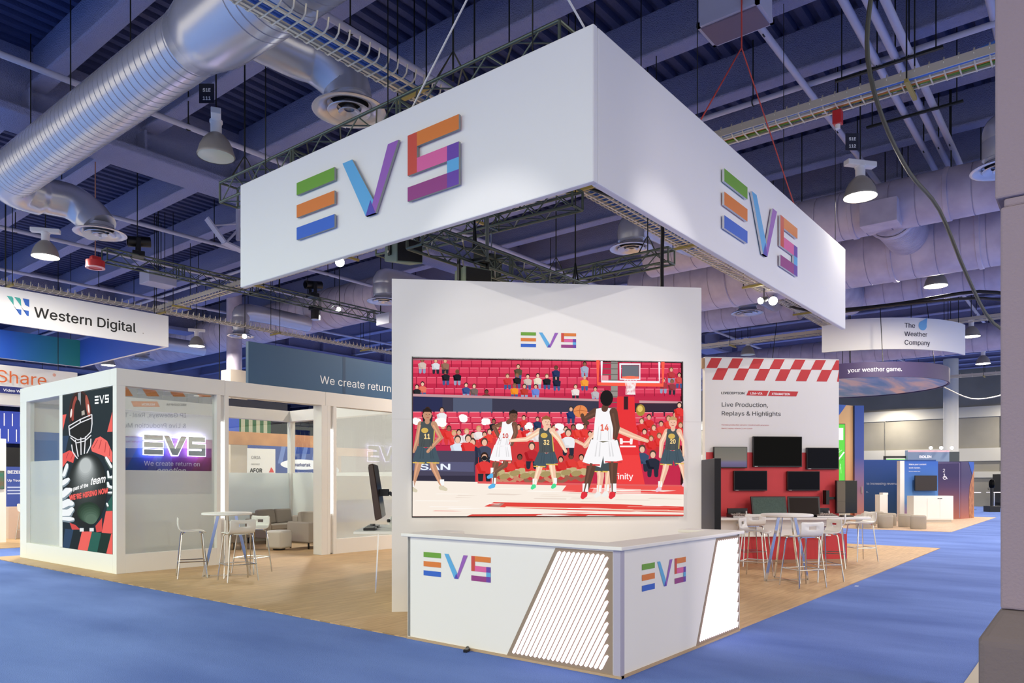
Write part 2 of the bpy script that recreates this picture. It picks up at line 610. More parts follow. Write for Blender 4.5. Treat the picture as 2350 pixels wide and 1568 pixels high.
def ibeam(p0, p1, z0, z1, w, name, label, tf=.07):
    mb = MB()
    (xa, ya), (xb, yb) = p0, p1
    if abs(xa - xb) < .01:
        mb.box((xa - w / 2, ya, z0), (xa + w / 2, yb, z0 + tf))
        mb.box((xa - .07, ya, z0 + tf), (xa + .07, yb, z1))
    else:
        mb.box((xa, ya - w / 2, z0), (xb, ya + w / 2, z0 + tf))
        mb.box((xa, ya - .09, z0 + tf), (xb, ya + .09, z1))
        x = .02
        while x < xb:
            mb.box((x - .2, ya - w * .42, z0 + tf), (x - .14, ya + w * .42, 8.95))
            x += 2.12
    return solo(name, mb, BEAMP, label, 'beam', kind='structure', bevel=.03)
GIRD = [12.9, 29.5, 46.1]
YB = [-14.0, 12.7, 13.1, 29.3, 29.7, 45.9, 46.3, 60]
names = ['first', 'second', 'third', 'fourth']
for k in range(-3, 25):
    X = .02 + 2.12 * k
    for j in range(4):
        ibeam((X, YB[2 * j]), (X, YB[2 * j + 1]), 9.0, 9.8, .34, 'ceiling_beam', 'navy sprayed roof beam %d from the left wall end, in the %s bay' % (k + 4, names[j]))
for j, gy in enumerate(GIRD):
    ibeam((-9, gy), (52, gy), 8.35, 9.8, 1.0, 'ceiling_girder', 'deep navy sprayed girder, %s one back from the aisle' % names[j], .16)

FARW = mat('beige_hall_wall_paint', (134, 132, 122), .8, noise_mix=(.6, (126, 124, 114)))
BAND = mat('pale_band_paint', (178, 178, 170), .7)
solo('wall_right', MB().box((52, -12, 0), (52.3, 62, 9.8)), FARW, 'beige far wall of the hall behind the weather booth', 'wall', kind='structure')
mb = MB()
for z0, z1 in ((3.0, 3.85), (5.9, 6.6), (1.9, 2.3)):
    mb.box((51.9, -12, z0), (52, 62, z1))
solo('trim_5', mb, BAND, 'horizontal pale bands along the beige far wall', 'wall trim', kind='structure')
mb = MB()
for yy in (-3.2, 2.1, 9, 16, 23):
    mb.box((51.88, yy, 0), (51.93, yy + .05, 5.9))
solo('trim_6', mb, mat('wall_joint', (120, 120, 112), .8), 'dark vertical joints of the far wall', 'wall trim', kind='structure')
DRAPE = mat('navy_end_wall_paint', (40, 46, 82), .9)
mb = MB()
x = -9
while x < 52:
    mb.box((x, 61.7, 0), (x + .55, 62, 9.8))
    mb.box((x + .55, 61.85, 0), (x + 1.1, 62, 9.8))
    x += 1.1
solo('wall_back', mb, DRAPE, 'dark navy corrugated end wall of the hall', 'wall', kind='structure')
for (x, yy, r, lab) in ((45.9, 4.15, .40, 'pale round concrete column in front of the far wall'), (47.5, 12.9, .75, 'round concrete column half hidden behind the blue curved wall')):
    solo('column', MB().cyl((x, yy, 0), (x, yy, 9.0), r, 36), mat('pale_column_paint', (206, 206, 196), .6), lab, 'column', kind='structure', smooth=True)
solo('column', MB().box((10.6, 24.0, 0), (11.35, 24.7, 6.1)), mat('beige_column_cladding', (196, 184, 168), .7), 'square beige clad column behind the glass room', 'column', kind='structure')
solo('column', MB().cyl((10.97, 24.35, 6.1), (10.97, 24.35, 9.78), .3, 20), DUCT, 'grey upper shaft above the square clad column', 'column', kind='structure', smooth=True)

# concrete pillar at the right edge
PILL = mat('mauve_grey_plaster', (146, 132, 142), .9, bump=(60, .5, .01))
PILB = mat('grey_brown_base_plaster', (112, 102, 104), .9, bump=(40, .5, .01))
t = thing('pillar', 'mauve grey plastered pillar at the right edge of the aisle', 'pillar', (-.35, -2.62, 0), 0, kind='structure')
link('shaft', MB().box((.0, -1.6, .9), (1.6, 0, 3.12)).box((0.015, -1.6, 3.12), (1.6, -.015, 3.17)).box((0, -1.6, 3.17), (1.6, .025, 9.78)), PILL, t, bevel=.012)
mb = MB()
vs = [(-.14, -1.8, 0), (-.14, .09, 0), (1.8, .09, 0), (1.8, -1.8, 0), (-.14, -1.8, .74), (-.14, .09, .74), (1.8, .09, .74), (1.8, -1.8, .74),
      (0.0, -1.6, .90), (0.0, .0, .90), (1.6, .0, .90), (1.6, -1.6, .90)]
mb.add(vs, [(0, 1, 5, 4), (1, 2, 6, 5), (2, 3, 7, 6), (3, 0, 4, 7), (4, 5, 9, 8), (5, 6, 10, 9), (6, 7, 11, 10), (7, 4, 8, 11), (8, 9, 10, 11)])
link('plinth', mb, PILB, t, bevel=.03)
solo('trim_7', MB().box((-.3, -2.62 + .1, 0), (3.4, -2.2, .01)), mat('beige_floor_patch', (190, 182, 166), .8), 'thin beige patch on the carpet beside the pillar', 'flooring', kind='structure')  # thin beige slab laid on the carpet by the plinth

# ---------------------------------------------------------------- pipes, conduits
def pipe(label, pts, r, m=PIPE, name='ceiling_pipe', cat='pipe', group=None, hang=None):
    t = thing(name, label, cat, pts[0], 0, group)
    p0 = Vector(pts[0])
    mb = MB().tube([Vector(p) - p0 for p in pts], r, 10)
    link('pipe_run', mb, m, t, smooth=True)
    for h in hang or []:
        h = Vector(h) - p0
        link('hanger_rod', MB().cyl(h, (h.x, h.y, 9.8 - p0.z), .012, 6).tube([(h.x + (r + .012) * math.cos(a), h.y + (0 if abs(pts[0][0] - pts[-1][0]) > 1 else 0), h.z + (r + .012) * math.sin(a)) for a in [i * PI / 5 for i in range(10)]], .012, 5, True), DARKM, t)
    return t
for yy, lab in ((1.0, 'sprinkler pipe running above the right arm of the banner'), (10.8, 'sprinkler pipe passing behind the silver duct'), (17.0, 'sprinkler pipe just behind the first girder'), (20.2, 'sprinkler pipe behind the black lighting truss'), (24.8, 'sprinkler pipe above the blue and white hanging sign'), (5.9, 'sprinkler pipe above the middle of the booth')):
    pipe('grey ' + lab, [(-8, yy, 8.5), (50, yy, 8.5)], .055, hang=[(x, yy, 8.5) for x in range(-6, 50, 4)])
for xx, lab in ((8.2, 'grey cross pipe running over the right side of the banner'), (21.0, 'grey cross pipe beyond the big ducts')):
    pipe(lab, [(xx, -10, 8.62), (xx, 40, 8.62)], .05, hang=[(xx, y, 8.62) for y in range(-8, 40, 5)])
for i, (yy, lab) in enumerate(((-.15, 'nearest'), (-.42, 'middle'), (-.62, 'farthest'))):
    pipe('%s of three parallel grey conduits at upper right' % lab, [(4.5, yy, 8.5), (14.15 - yy, yy, 8.5), (14.55 - yy, yy + .08, 8.5), (14.85 - yy, yy + .5, 8.5), (14.95 - yy, 1.5, 8.5)], .062, name='conduit', cat='conduit', hang=[(8, yy, 8.5), (12, yy, 8.5)])
for x in (8.0, 10.1, 13.4):
    solo('conduit_rack', MB().box((x - .03, -1.1, 8.40), (x + .03, .5, 8.435)).cyl((x, .4, 8.43), (x, .4, 9.8), .01, 6).cyl((x, -1.0, 8.43), (x, -1.0, 9.8), .01, 6), DARKM, 'dark strut bar carrying the three conduits, %s' % {8.0: 'the nearest', 10.1: 'the middle one', 13.4: 'the one by the lamp'}[x], 'strut')
pipe('grey conduit dropping beside the pillar at upper right', [(6.2, -1.75, 8.7), (16, -1.75, 8.7)], .06, name='conduit', cat='conduit', hang=[(9, -1.75, 8.7)])
for k, xx in enumerate((33.5, 33.9, 34.3, 34.7, 35.1)):
    pipe('grey vertical-bank conduit %d of five near the pillar' % (k + 1), [(xx, -6, 8.0), (xx, 3.6, 8.0)], .13, name='conduit', cat='conduit', group='bank of conduits', hang=[(xx, 0, 8)])

# ---------------------------------------------------------------- ducts
def duct_tube(p0, p1, r, pitch=.16, rib=.006, seg=36):
    p0, p1 = Vector(p0), Vector(p1)
    L = (p1 - p0).length
    M = (p1 - p0).to_track_quat('Z', 'X').to_matrix()
    prof = []
    z = 0.0
    while z < L:
        prof += [(r, z), (r, min(z + pitch - .030, L)), (r - rib * 2.2, min(z + pitch - .027, L)), (r - rib * 2.2, min(z + pitch - .008, L)), (r, min(z + pitch - .005, L))]
        z += pitch
    prof.append((r, L))
    return MB().lathe(prof, p0, seg, M)
def sweep(pts, r, n=10):
    """smooth bend through pts"""
    out = []
    P = [Vector(p) for p in pts]
    for i in range(len(P) - 1):
        a, b = P[max(i - 1, 0)], P[i]
        c, d = P[i + 1], P[min(i + 2, len(P) - 1)]
        for k in range(n):
            t = k / n
            out.append(.5 * ((2 * b) + (-a + c) * t + (2 * a - 5 * b + 4 * c - d) * t * t + (-a + 3 * b - 3 * c + d) * t ** 3))
    out.append(P[-1])
    return out
def diffuser(parent, x, y, z, m=SILVER, R0=.47):
    o = link('diffuser', MB().lathe([(.26, .20), (.27, .10), (R0, .015), (R0 + .01, 0), (R0 - .03, -.012), (R0 - .16, .035), (.30, .09)], (x, y, z), 40), m, parent, smooth=60)
    link('inner_cone', MB().lathe([(.16, .10), (.30, -.005), (.29, -.015), (.17, .04)], (x, y, z), 36), m, o, smooth=60)
    link('center_cone', MB().lathe([(.05, .09), (.15, -.015), (.14, -.025), (.07, .02)], (x, y, z), 30), m, o, smooth=60)
    link('throat', MB().lathe([(.001, .12), (.28, .12)], (x, y, z), 24), mat('dark_throat', (14, 14, 20), .9), o)
    return o
X0, Z0, RD = -.24, 7.45, .42
t = thing('air_duct', 'large silver spiral duct with two branch outlets at upper left', 'air duct', (X0, 5, Z0))
t0 = Vector((X0, 5, Z0))
def rel(*p):
    return Vector(p) - t0
link('main_run', duct_tube(rel(X0, 6.25, Z0), rel(X0, 13.0, Z0), RD), SILVER, t, smooth=50)
link('tee', MB().lathe([(RD, 0), (RD + .015, .02), (RD + .015, .16), (RD + .04, .2), (.52, .55), (.53, 1.35)], rel(X0, 6.35, Z0), 36, Matrix.Rotation(R(90), 3, 'X')), SILVER, t, smooth=50)
link('upper_run', duct_tube(rel(X0, 5.0, Z0), rel(X0, .2, Z0), .53), SILVER, t, smooth=50)
link('branch', MB().tube(sweep([rel(X0, 5.55, Z0), rel(.7, 5.5, Z0), rel(1.05, 5.4, Z0 - .02), rel(1.36, 5.25, Z0 - .24), rel(1.40, 5.2, Z0 - .50)], .33, 8), .33, 28), SILVER, t, smooth=50)
link('elbow', MB().tube(sweep([rel(X0, 12.9, Z0), rel(X0 + .01, 13.4, Z0), rel(X0 + .3, 13.75, Z0), rel(X0 + .75, 13.8, Z0), rel(1.0, 13.75, Z0), rel(1.3, 13.6, Z0 - .22), rel(1.42, 13.4, Z0 - .50)], .4, 8), [.41] * 24 + [.36] * 25, 28), SILVER, t, smooth=50)
diffuser(t, *rel(1.40, 5.18, 6.80), R0=.50)
diffuser(t, *rel(1.43, 13.38, 6.82), R0=.50)
for yy in (8.2, 10.4, 12.2):
    link('hanger_rod', MB().cyl(rel(X0, yy, Z0 + RD), rel(X0, yy, 9.8), .01, 6), DARKM, t)

def outlet_duct(label, x, y, pts, r=.30):
    t = thing('air_duct', label, 'air duct', (x, y, 6.8))
    o = Vector((x, y, 6.8))
    link('elbow', MB().tube([Vector(p) - o for p in sweep(pts, r, 8)], r, 24), SILVER, t, smooth=50)
    diffuser(t, 0, 0, 0)
    link('hanger_rod', MB().cyl(Vector(pts[-1]) - o, Vector((pts[-1][0], pts[-1][1], 9.8)) - o, .01, 6), DARKM, t)
    return t
outlet_duct('round ceiling outlet on a bent silver duct under the right arm of the banner', 9.25, 5.15, [(9.25, 5.15, 7.0), (9.25, 5.15, 7.25), (9.5, 5.1, 7.5), (10.0, 5.05, 7.5), (12.3, 4.9, 7.5)])
outlet_duct('round ceiling outlet right of the video wall below the banner', 17.0, 5.5, [(17, 5.5, 7.0), (17, 5.5, 7.3), (17.3, 5.5, 7.6), (19.9, 5.5, 7.6)])
outlet_duct('round ceiling outlet cut by the pillar at upper right', 9.45, -1.75, [(9.45, -1.75, 7.0), (9.45, -1.75, 7.25), (9.7, -1.75, 7.5), (11.9, -1.75, 7.5)])
outlet_duct('round ceiling outlet between the blue header and the lit glass room', 9.2, 20.9, [(9.2, 20.9, 7.0), (9.2, 20.9, 7.4), (9.5, 20.9, 7.7), (12, 20.9, 7.7)])
outlet_duct('round ceiling outlet partly hidden by the left edge of the video wall', 9.0, 13.1, [(9.0, 13.1, 7.0), (9.0, 13.1, 7.25), (9.3, 13.1, 7.5), (12, 13.1, 7.5)])
outlet_duct('small far ceiling outlet above the corner of the glass room', 9.3, 28.7, [(9.3, 28.7, 7.0), (9.3, 28.7, 7.3), (9.6, 28.7, 7.6), (12, 28.7, 7.6)])
def big_duct(label, x, z, r, y0, y1, m=DUCT, bands=()):
    t = thing('air_duct', label, 'air duct', (x, y0, z))
    link('main_run', duct_tube((0, 0, 0), (0, y1 - y0, 0), r, .5, .008), m, t, smooth=50)
    link('end_cap', MB().cyl((0, -.01, 0), (0, .03, 0), r + .012, 36), m, t)
    for b in bands:
        link('band', MB().lathe([(r, 0), (r + .025, .01), (r + .025, .09), (r, .1)], (0, b - y0, 0), 36, Matrix.Rotation(R(-90), 3, 'X')), m, t, smooth=50)
        link('hanger_rod', MB().cyl((0, b - y0, r), (0, b - y0, 9.8 - z), .012, 6), DARKM, t)
    return t
big_duct('upper of the large mauve ducts at right, passing behind the lamp', 12.3, 7.55, .52, -8, 6.3, bands=(-2, -.6, 1.2, 2.4))
big_duct('biggest mauve duct at right, below and behind the upper one', 14.8, 7.35, .80, -8, 8, bands=(-.9, .9, 2.2, 5))
big_duct('third mauve duct at right, under the hanging black cables', 18.9, 7.44, .59, -8, 4.3, bands=(-2, 1.0, 3))
big_duct('grey duct crossing behind the video wall top', 20.0, 7.6, .55, 4.9, 21, bands=(8, 11, 15))
big_duct('mauve duct behind the hanging lights at far left', 12.6, 8.3, .75, 17, 40, bands=(20, 26, 33))
big_duct('dim far duct above the weather signs', 29, 7.3, .55, -8, 22, bands=(2, 10))
def cross_duct(label, x0, x1, y, z, r):
    t = thing('air_duct', label, 'air duct', (x0, y, z))
    link('main_run', duct_tube((0, 0, 0), (x1 - x0, 0, 0), r, .07, .02), DUCT, t, smooth=60)
    link('end_cap', MB().cyl((0, 0, 0), (.02, 0, 0), r, 30).cyl((x1 - x0 - .02, 0, 0), (x1 - x0, 0, 0), r, 30), DUCT, t)
    link('band', MB().lathe([(r + .02, 0), (r + .05, .01), (r + .05, .1), (r + .02, .11)], (.1, 0, 0), 36, Matrix.Rotation(R(90), 3, 'Y')), DUCT, t, smooth=50)
    link('hanger_rod', MB().cyl(((x1 - x0) / 2, 0, r), ((x1 - x0) / 2, 0, 9.8 - z), .012, 6), DARKM, t)
    return t
cross_duct('ribbed flexible connector between the two big ducts under the lamp', 12.3, 14.8, .55, 7.40, .46)
cross_duct('ribbed flexible connector at the right end of the banner', 14.8, 18.8, 3.0, 7.2, .5)
t = thing('damper_box', 'grey sheet metal damper box on the upper right duct', 'duct box', (11.75, .62, 7.0))
link('box_shell', MB().box((-.2, -.36, 0), (.3, .36, .5)), DUCT, t, bevel=.01)
t = thing('air_vent', 'hanging grey box vent above the right arm of the banner', 'vent', (4.75, .95, 7.95))
link('box_shell', MB().box((-.28, -.42, .04), (.28, .42, .85)), PIPE, t, bevel=.01)
link('intake_screen', MB().box((-.25, -.39, 0), (.25, .39, .03)), mat('mauve_mesh_screen', (118, 104, 124), .7, bump=(120, .6, .01)), t)
link('lip', MB().box((-.3, -.44, .02), (.3, -.39, .08)).box((-.3, .39, .02), (.3, .44, .08)).box((-.3, -.44, .02), (-.25, .44, .08)).box((.25, -.44, .02), (.3, .44, .08)), PIPE, t)
for a, b in ((-.27, -.41), (.27, -.41), (-.27, .41), (.27, .41)):
    link('hanger_rod', MB().cyl((a, b, .8), (a, b, 1.85), .012, 6), DARKM, t)
for (x, yy, z, lab) in ((5.0, 18.3, 7.3, 'grey box vent behind the black lighting truss at left'), (10.5, 14.4, 6.5, 'pale box hanging under the lighting truss left of the video wall')):
    t = thing('air_vent', lab, 'vent', (x, yy, z))
    link('box_shell', MB().box((-.4, -.3, 0), (.4, .3, .35)), PIPE, t, bevel=.01)
    link('hanger_rod', MB().cyl((0, 0, .3), (0, 0, 9.8 - z), .015, 6), DARKM, t)

# ---------------------------------------------------------------- cable trays
def tray(label, axis, c, a0, a1, z, w=.42, pitch=.30, hang=4.0, first=1.6):
    o = (a0, c, z) if axis == 'X' else (c, a0, z)
    t = thing('cable_tray', label, 'cable tray', o)
    L = a1 - a0
    P = (lambda a, b, h: (a, b, h)) if axis == 'X' else (lambda a, b, h: (-b, a, h))
    for b in (-.10, .10):
        link('rail', MB().obox(P(0, b, 0), P(L, b, 0), .035, .025), GALV, t)
    link('spine', MB().obox(P(0, .19, .07), P(L, .19, .07), .02, .11), GALV, t)
    mb = MB()
    a = .1
    while a < L:
        h = w / 2
        mb.tube([P(a, -h - .02, .13), P(a, -h, .03), P(a, -h + .05, -.01), P(a, h - .05, -.01), P(a, h, .03), P(a, h + .03, .10), P(a, h - .01, .17)], .011, 6)
        a += pitch
    link('wire_rungs', mb, GALV, t, smooth=50)['label'] = 'row of separate bent wire rungs'  # separate bent rungs gathered in one mesh
    a = first
    while a < L:
        link('crossbar', MB().obox(P(a, -.3, -.05), P(a, .3, -.05), .05, .05), mat('yellow_zinc', (176, 158, 86), .5, .3), t)
        link('hanger_rod', MB().cyl(P(a, -.27, -.05), P(a, -.27, 9.8 - z), .01, 6).cyl(P(a, .27, -.05), P(a, .27, 9.8 - z), .01, 6), DARKM, t)
        a += hang
    return t
TZ = 6.8
tray('long cream cable tray passing over the booth behind the banner corner', 'X', 3.97, -6.0, 20.0, TZ - .1, .44, .15, 4.0, 3.45)
tray('cream cable tray with coloured cables crossing at upper right', 'Y', 6.06, -3.9, 20.5, TZ + .22, .34, .17, 4.0, 2.9)
tray('cream cable tray above the blue and white hanging sign', 'X', 19.4, -4.0, 20.0, TZ, .40, .18)
tray('cream cable tray over the checkered red wall', 'Y', 21.5, 2.2, 14.0, 6.75, .3, .4)
tray('far cable tray beside the pillar above the curved white sign', 'Y', 24.0, -4.5, 2.6, 7.05, .3, .4)
tray('lowest far cable tray right of the round hanging sign', 'Y', 38.0, -4.0, 6.0, 6.9, .3, .5)
def cable(label, pts, r, col, rough=.5, name='cable'):
    return solo(name, MB().tube(sweep(pts, r, 4), r, 7), mat('cable_' + label.split()[0], col, rough), label, 'cable', smooth=True)
for i, (cn, c) in enumerate((('blue', (70, 120, 210)), ('white', (226, 226, 220)), ('red', (206, 60, 40)), ('orange', (226, 140, 60)), ('green', (110, 160, 60)))):
    cable('%s cable lying in the upper right cable tray' % cn, [(6.02 - .12 + .055 * i, yy, TZ + .255 + .012 * math.sin(yy * 1.7 + i * 2)) for yy in (-3.6, -2.5, -1.2, 0, 1.5, 3, 6, 10)], .022, c)
for i in range(3):
    cable('%s blue cable lying in the long cable tray' % ('first', 'second', 'third')[i], [(x, 3.89 + .06 * i, TZ - .07) for x in (-6, -3, 0, 3, 6, 10)], .022, (62, 104, 176))
cable('blue cable rising from the tray towards the pillar top', [(6.06, -1.2, 7.12), (5.9, -2.3, 7.27), (5.75, -3.5, 7.75)], .02, (80, 130, 220))
cable('red cable rising from the tray towards the pillar', [(6.06, -2.8, 7.1), (5.95, -3.2, 7.17), (5.85, -3.7, 7.45)], .02, (220, 60, 40))
# thick cable bundle sagging at right
cable('thick black and tan cable bundle sagging past the lamp at right', [(4.85, -1.0, 9.7), (4.95, -.95, 8.6), (5.0, -.75, 7.85), (5.4, -.61, 7.25), (6.22, -.62, 6.75), (7.44, -.73, 6.36), (8.7, -.94, 6.1), (10.1, -1.15, 5.3), (11.64, -1.4, 4.66), (12.6, -2.0, 4.3)], .03, (84, 82, 62))
cable('black cable swag under the third duct at right', [(16.6, 4.2, 6.9), (16.5, 3.0, 6.45), (16.5, 1.2, 6.35), (16.6, -.6, 6.4), (17.1, -1.9, 6.1), (17.2, -3, 6.2)], .045, (24, 24, 26))
cable('second black cable swag under the third duct at right', [(16.5, 4.3, 6.8), (16.4, 3.0, 6.35), (16.4, 1.2, 6.3), (16.5, -.7, 6.2), (17.2, -2.0, 5.9), (17.3, -3, 6.1)], .035, (30, 30, 32))
cable('pale cable swag hanging from the end of the round sign', [(33, 2.6, 5.9), (33.5, 1.6, 5.35), (34, .6, 5.45), (34.5, .1, 5.8), (35, -.6, 5.5), (36, -1.8, 5.7)], .03, (196, 190, 176))
cable('green rope looped from the silver duct to the truss', [(-4.6, 9.2, 8.9), (-2.5, 8.35, 8.47), (-1.9, 7.2, 8.2), (-1.35, 5.6, 7.9)], .014, (60, 66, 48))

# ================================================================ THE BOOTH
# hanging corner banner
t = thing('hanging_banner', 'white fabric corner banner with large coloured letters hanging over the booth', 'banner', (.7, .7, 4.45))
link('fabric_panel', MB().box((0, 0, 0), (.08, 6.1, 1.5)), FABRIC, t, bevel=.015)['label'] = 'left arm of the white banner'
link('fabric_panel', MB().box((.085, 0, 0), (8.7, .08, 1.5)), FABRIC, t, bevel=.015)['label'] = 'right arm of the white banner'
SIDE = (60, 64, 62)
o = link('raised_logo', evs_solid(0, 0, 2.95, .76, -.05, -.018, (150, 152, 150)), PAINT, t)
o.rotation_euler = (0, 0, R(-90)); o.location = (0, 4.64, .385); o['label'] = 'raised coloured letters on the left arm'
o = link('raised_logo', evs_solid(0, 0, 2.83, .75, -.045, -.016, (222, 222, 222)), PAINT, t)
o.location = (2.97, 0, .345); o['label'] = 'raised coloured letters on the right arm'
mb = MB()
for yy, zz in ((.8, 1.42), (3, 1.42), (5.6, 1.42)):
    mb.cyl((.1, yy, zz), (.1, yy, 5.33), .008, 5)
for xx in (2.5, 5.6, 8.4):
    mb.cyl((xx, .1, 1.45), (xx, .1, 5.33), .006, 5)
link('hanging_wire', mb, DARKM, t)
mb = MB()
for a, b in (((.12, 2.7, 1.46), (-.6, -.4, 3.4)), ((.05, .12, 1.5), (-2.2, .1, 2.55))):
    mb.tube([a, b], .012, 6)
link('guy_rope', mb, mat('white_rope', (226, 222, 212), .7), t)
mb = MB()
for a, b in (((3.75, .04, 3.0), (2.45, .04, 1.52)), ((3.75, .04, 3.0), (5.9, .04, 1.52))):
    mb.tube([a, b], .009, 6)
mb.tube([(3.75, .04, 3.0), (3.75, .04, 5.33)], .011, 6).lathe([(.05, -.01), (.075, 0), (.05, .01)], (3.75, .04, 4.35), 12)
link('bridle', mb, mat('red_sling', (196, 70, 60), .6), t)

# video wall
VW = 3.92
t = thing('video_wall', 'white freestanding wall holding the lit basketball screen behind the counter', 'display wall', (.89, 3.73, .012), -45)
mb = MB()
sx0, sx1, sz0, sz1 = .255, 3.665, 1.165, 3.118
for a, b in (((0, 0, 0), (sx0, .3, 4.08)), ((sx1, 0, 0), (VW, .3, 4.08)), ((sx0, 0, 0), (sx1, .3, sz0)), ((sx0, 0, sz1), (sx1, .3, 4.08))):
    mb.box(a, b)
mb.box((sx0, .09, sz0), (sx1, .3, sz1))
link('wall_panel', mb, WHITE, t)
mb = MB()
for a, b in (((sx0, -.004, sz0 - .012), (sx1, .06, sz0)), ((sx0, .0, sz1), (sx1, .06, sz1 + .012)), ((sx0 - .012, -.004, sz0 - .012), (sx0, .06, sz1 + .012)), ((sx1, -.004, sz0 - .012), (sx1 + .012, .06, sz1 + .012))):
    mb.box(a, b)
link('screen_bezel', mb, BLACK, t)
pt = PT(y=-.002)
evs_flat(pt, 1.59, 3.275, .70, .185)
pt.build('logo', PAINT, t, 'small coloured letter logo above the screen')
pt = PT(y=-.001)
pt.rect(0, 2.36, sx0, 2.363, (206, 204, 200)); pt.rect(sx1, 2.36, VW, 2.363, (206, 204, 200))
pt.build('panel_seam', PAINT, t)

# --- picture on the screen (drawn in the picture's own coordinates)
sc_map = homog([(160, 270), (2168, 298), (2172, 1447), (163, 1455)], [(sx0, sz1), (sx1, sz1), (sx1, sz0), (sx0, sz0)])
p = PT(sc_map, y=.06, step=6e-5, clip=(162, 284, 2170, 1450))
rnd = random.Random(7)
SEAT, SEAT2, SEATS = (222, 66, 96), (196, 40, 74), (246, 130, 150)
p.rect(160, 270, 2172, 1460, (196, 44, 76))
for r_, (y0, h) in enumerate(((276, 58), (338, 66), (410, 80), (494, 56))):
    k = 0
    x = 150 - r_ * 18
    while x < 2180:
        if not (1530 < x < 1690):
            p.rect(x, y0, x + 70, y0 + h * .62, SEAT)
            p.rect(x, y0 + h * .62, x + 70, y0 + h, SEAT2)
            p.rect(x + 4, y0, x + 66, y0 + 5, SEATS)
            p.rect(x + 70, y0, x + 75, y0 + h, (150, 24, 54))
        x += 75
p.rect(1640, 290, 1690, 560, (150, 146, 140))
for i in range(9):
    p.rect(1560, 300 + i * 42, 1690, 306 + i * 42, (110, 104, 100))
def fan(x, y, s, top, hair, skin=(226, 176, 150), legs=(60, 70, 100)):
    p.limb([(x - 14 * s, y + 62 * s), (x - 15 * s, y + 92 * s)], [22 * s, 18 * s], legs)
    p.limb([(x + 14 * s, y + 62 * s), (x + 15 * s, y + 92 * s)], [22 * s, 18 * s], legs)
    p.poly([(x - 26 * s, y + 66 * s), (x - 30 * s, y + 30 * s), (x - 12 * s, y + 18 * s), (x + 12 * s, y + 18 * s), (x + 30 * s, y + 30 * s), (x + 26 * s, y + 66 * s)], top)
    p.limb([(x - 26 * s, y + 32 * s), (x - 16 * s, y + 58 * s), (x, y + 60 * s)], [13 * s, 12 * s, 10 * s], tuple(max(0, c - 18) for c in top))
    p.ell(x, y - 1 * s, 15 * s, 18 * s, hair, 12)
    p.ell(x, y + 3 * s, 11 * s, 14 * s, skin, 12)
SK = ((236, 190, 164), (226, 172, 144), (150, 100, 78), (110, 74, 60))
up = [(405, 372, (34, 34, 42), 2), (490, 372, (24, 28, 38), 3), (232, 462, (230, 120, 96), 0), (190, 484, (40, 40, 44), 0), (556, 470, (60, 84, 140), 0), (616, 478, (120, 100, 96), 0), (708, 520, (110, 50, 50), 3),
      (864, 402, (206, 60, 62), 1), (944, 330, (90, 80, 60), 1), (936, 396, (34, 34, 36), 2), (1015, 404, (210, 190, 180), 0), (1090, 398, (232, 222, 200), 0), (1158, 402, (30, 34, 40), 0), (1232, 412, (34, 40, 64), 0), (1226, 340, (40, 54, 96), 3),
      (916, 474, (246, 150, 40), 2), (990, 478, (190, 60, 50), 1), (1074, 480, (110, 136, 214), 1), (1440, 410, (246, 160, 60), 1), (1372, 480, (236, 226, 222), 0), (1520, 498, (190, 184, 190), 1), (1440, 310, (166, 176, 200), 2),
      (230, 286, (210, 190, 180), 2), (330, 290, (220, 220, 226), 1), (400, 290, (150, 110, 90), 1), (2090, 350, (190, 60, 66), 1), (2096, 440, (150, 60, 70), 2), (2150, 390, (214, 80, 80), 1), (2030, 430, (170, 60, 70), 0)]
for x, y, c, sk in up:
    fan(x, y, 1.0, c, rnd.choice([(40, 28, 24), (90, 60, 40), (30, 24, 24), (120, 84, 56)]), SK[sk], rnd.choice([(70, 90, 140), (40, 44, 56), (150, 160, 190)]))
p.poly([(160, 538), (1545, 574), (1545, 594), (160, 558)], (196, 150, 156))
p.poly([(1850, 584), (2172, 590), (2172, 606), (1850, 602)], (196, 150, 156))
p.poly([(160, 558), (1545, 590), (1545, 690), (160, 672)], (60, 58, 78))
p.poly([(160, 560), (380, 566), (380, 676), (160, 672)], (42, 46, 82))
p.poly([(460, 568), (750, 574), (750, 682), (460, 678)], (84, 92, 116))
p.rect(1810, 604, 2172, 700, (54, 40, 56))
x = 160
for r_, (y0, h) in enumerate(((672, 44), (712, 44), (758, 50), (808, 60), (866, 60))):
    x = 150 + r_ * 13
    while x < 2180:
        p.rect(x, y0, x + 76, y0 + h - 6, (226, 70, 96)); p.rect(x + 4, y0, x + 72, y0 + 5, (250, 150, 164)); p.rect(x, y0 + h - 6, x + 76, y0 + h, (160, 30, 60))
        x += 86
p.rect(630, 900, 1500, 1200, (206, 60, 62))
fan(270, 660, 1.3, (40, 40, 50), (60, 40, 34)); fan(376, 660, 1.2, (236, 236, 240), (60, 44, 38)); fan(1335, 650, 1.1, (40, 60, 110), (60, 50, 40)); fan(984, 716, 1.1, (220, 60, 60), (70, 40, 30)); fan(760, 742, 1.0, (40, 40, 48), (30, 26, 26), SK[2]); fan(1085, 726, 1.0, (40, 60, 96), (70, 50, 40))
for i in range(26):
    x = 380 + i * 44 + rnd.uniform(-10, 10)
    fan(x, 790 + rnd.uniform(-14, 60), 1.25, rnd.choice([(232, 62, 58), (240, 76, 70), (222, 50, 52), (236, 70, 60), (240, 232, 232)]), rnd.choice([(70, 44, 34), (150, 104, 60), (34, 26, 26), (200, 160, 100)]), rnd.choice(SK[:3]), (216, 60, 60))
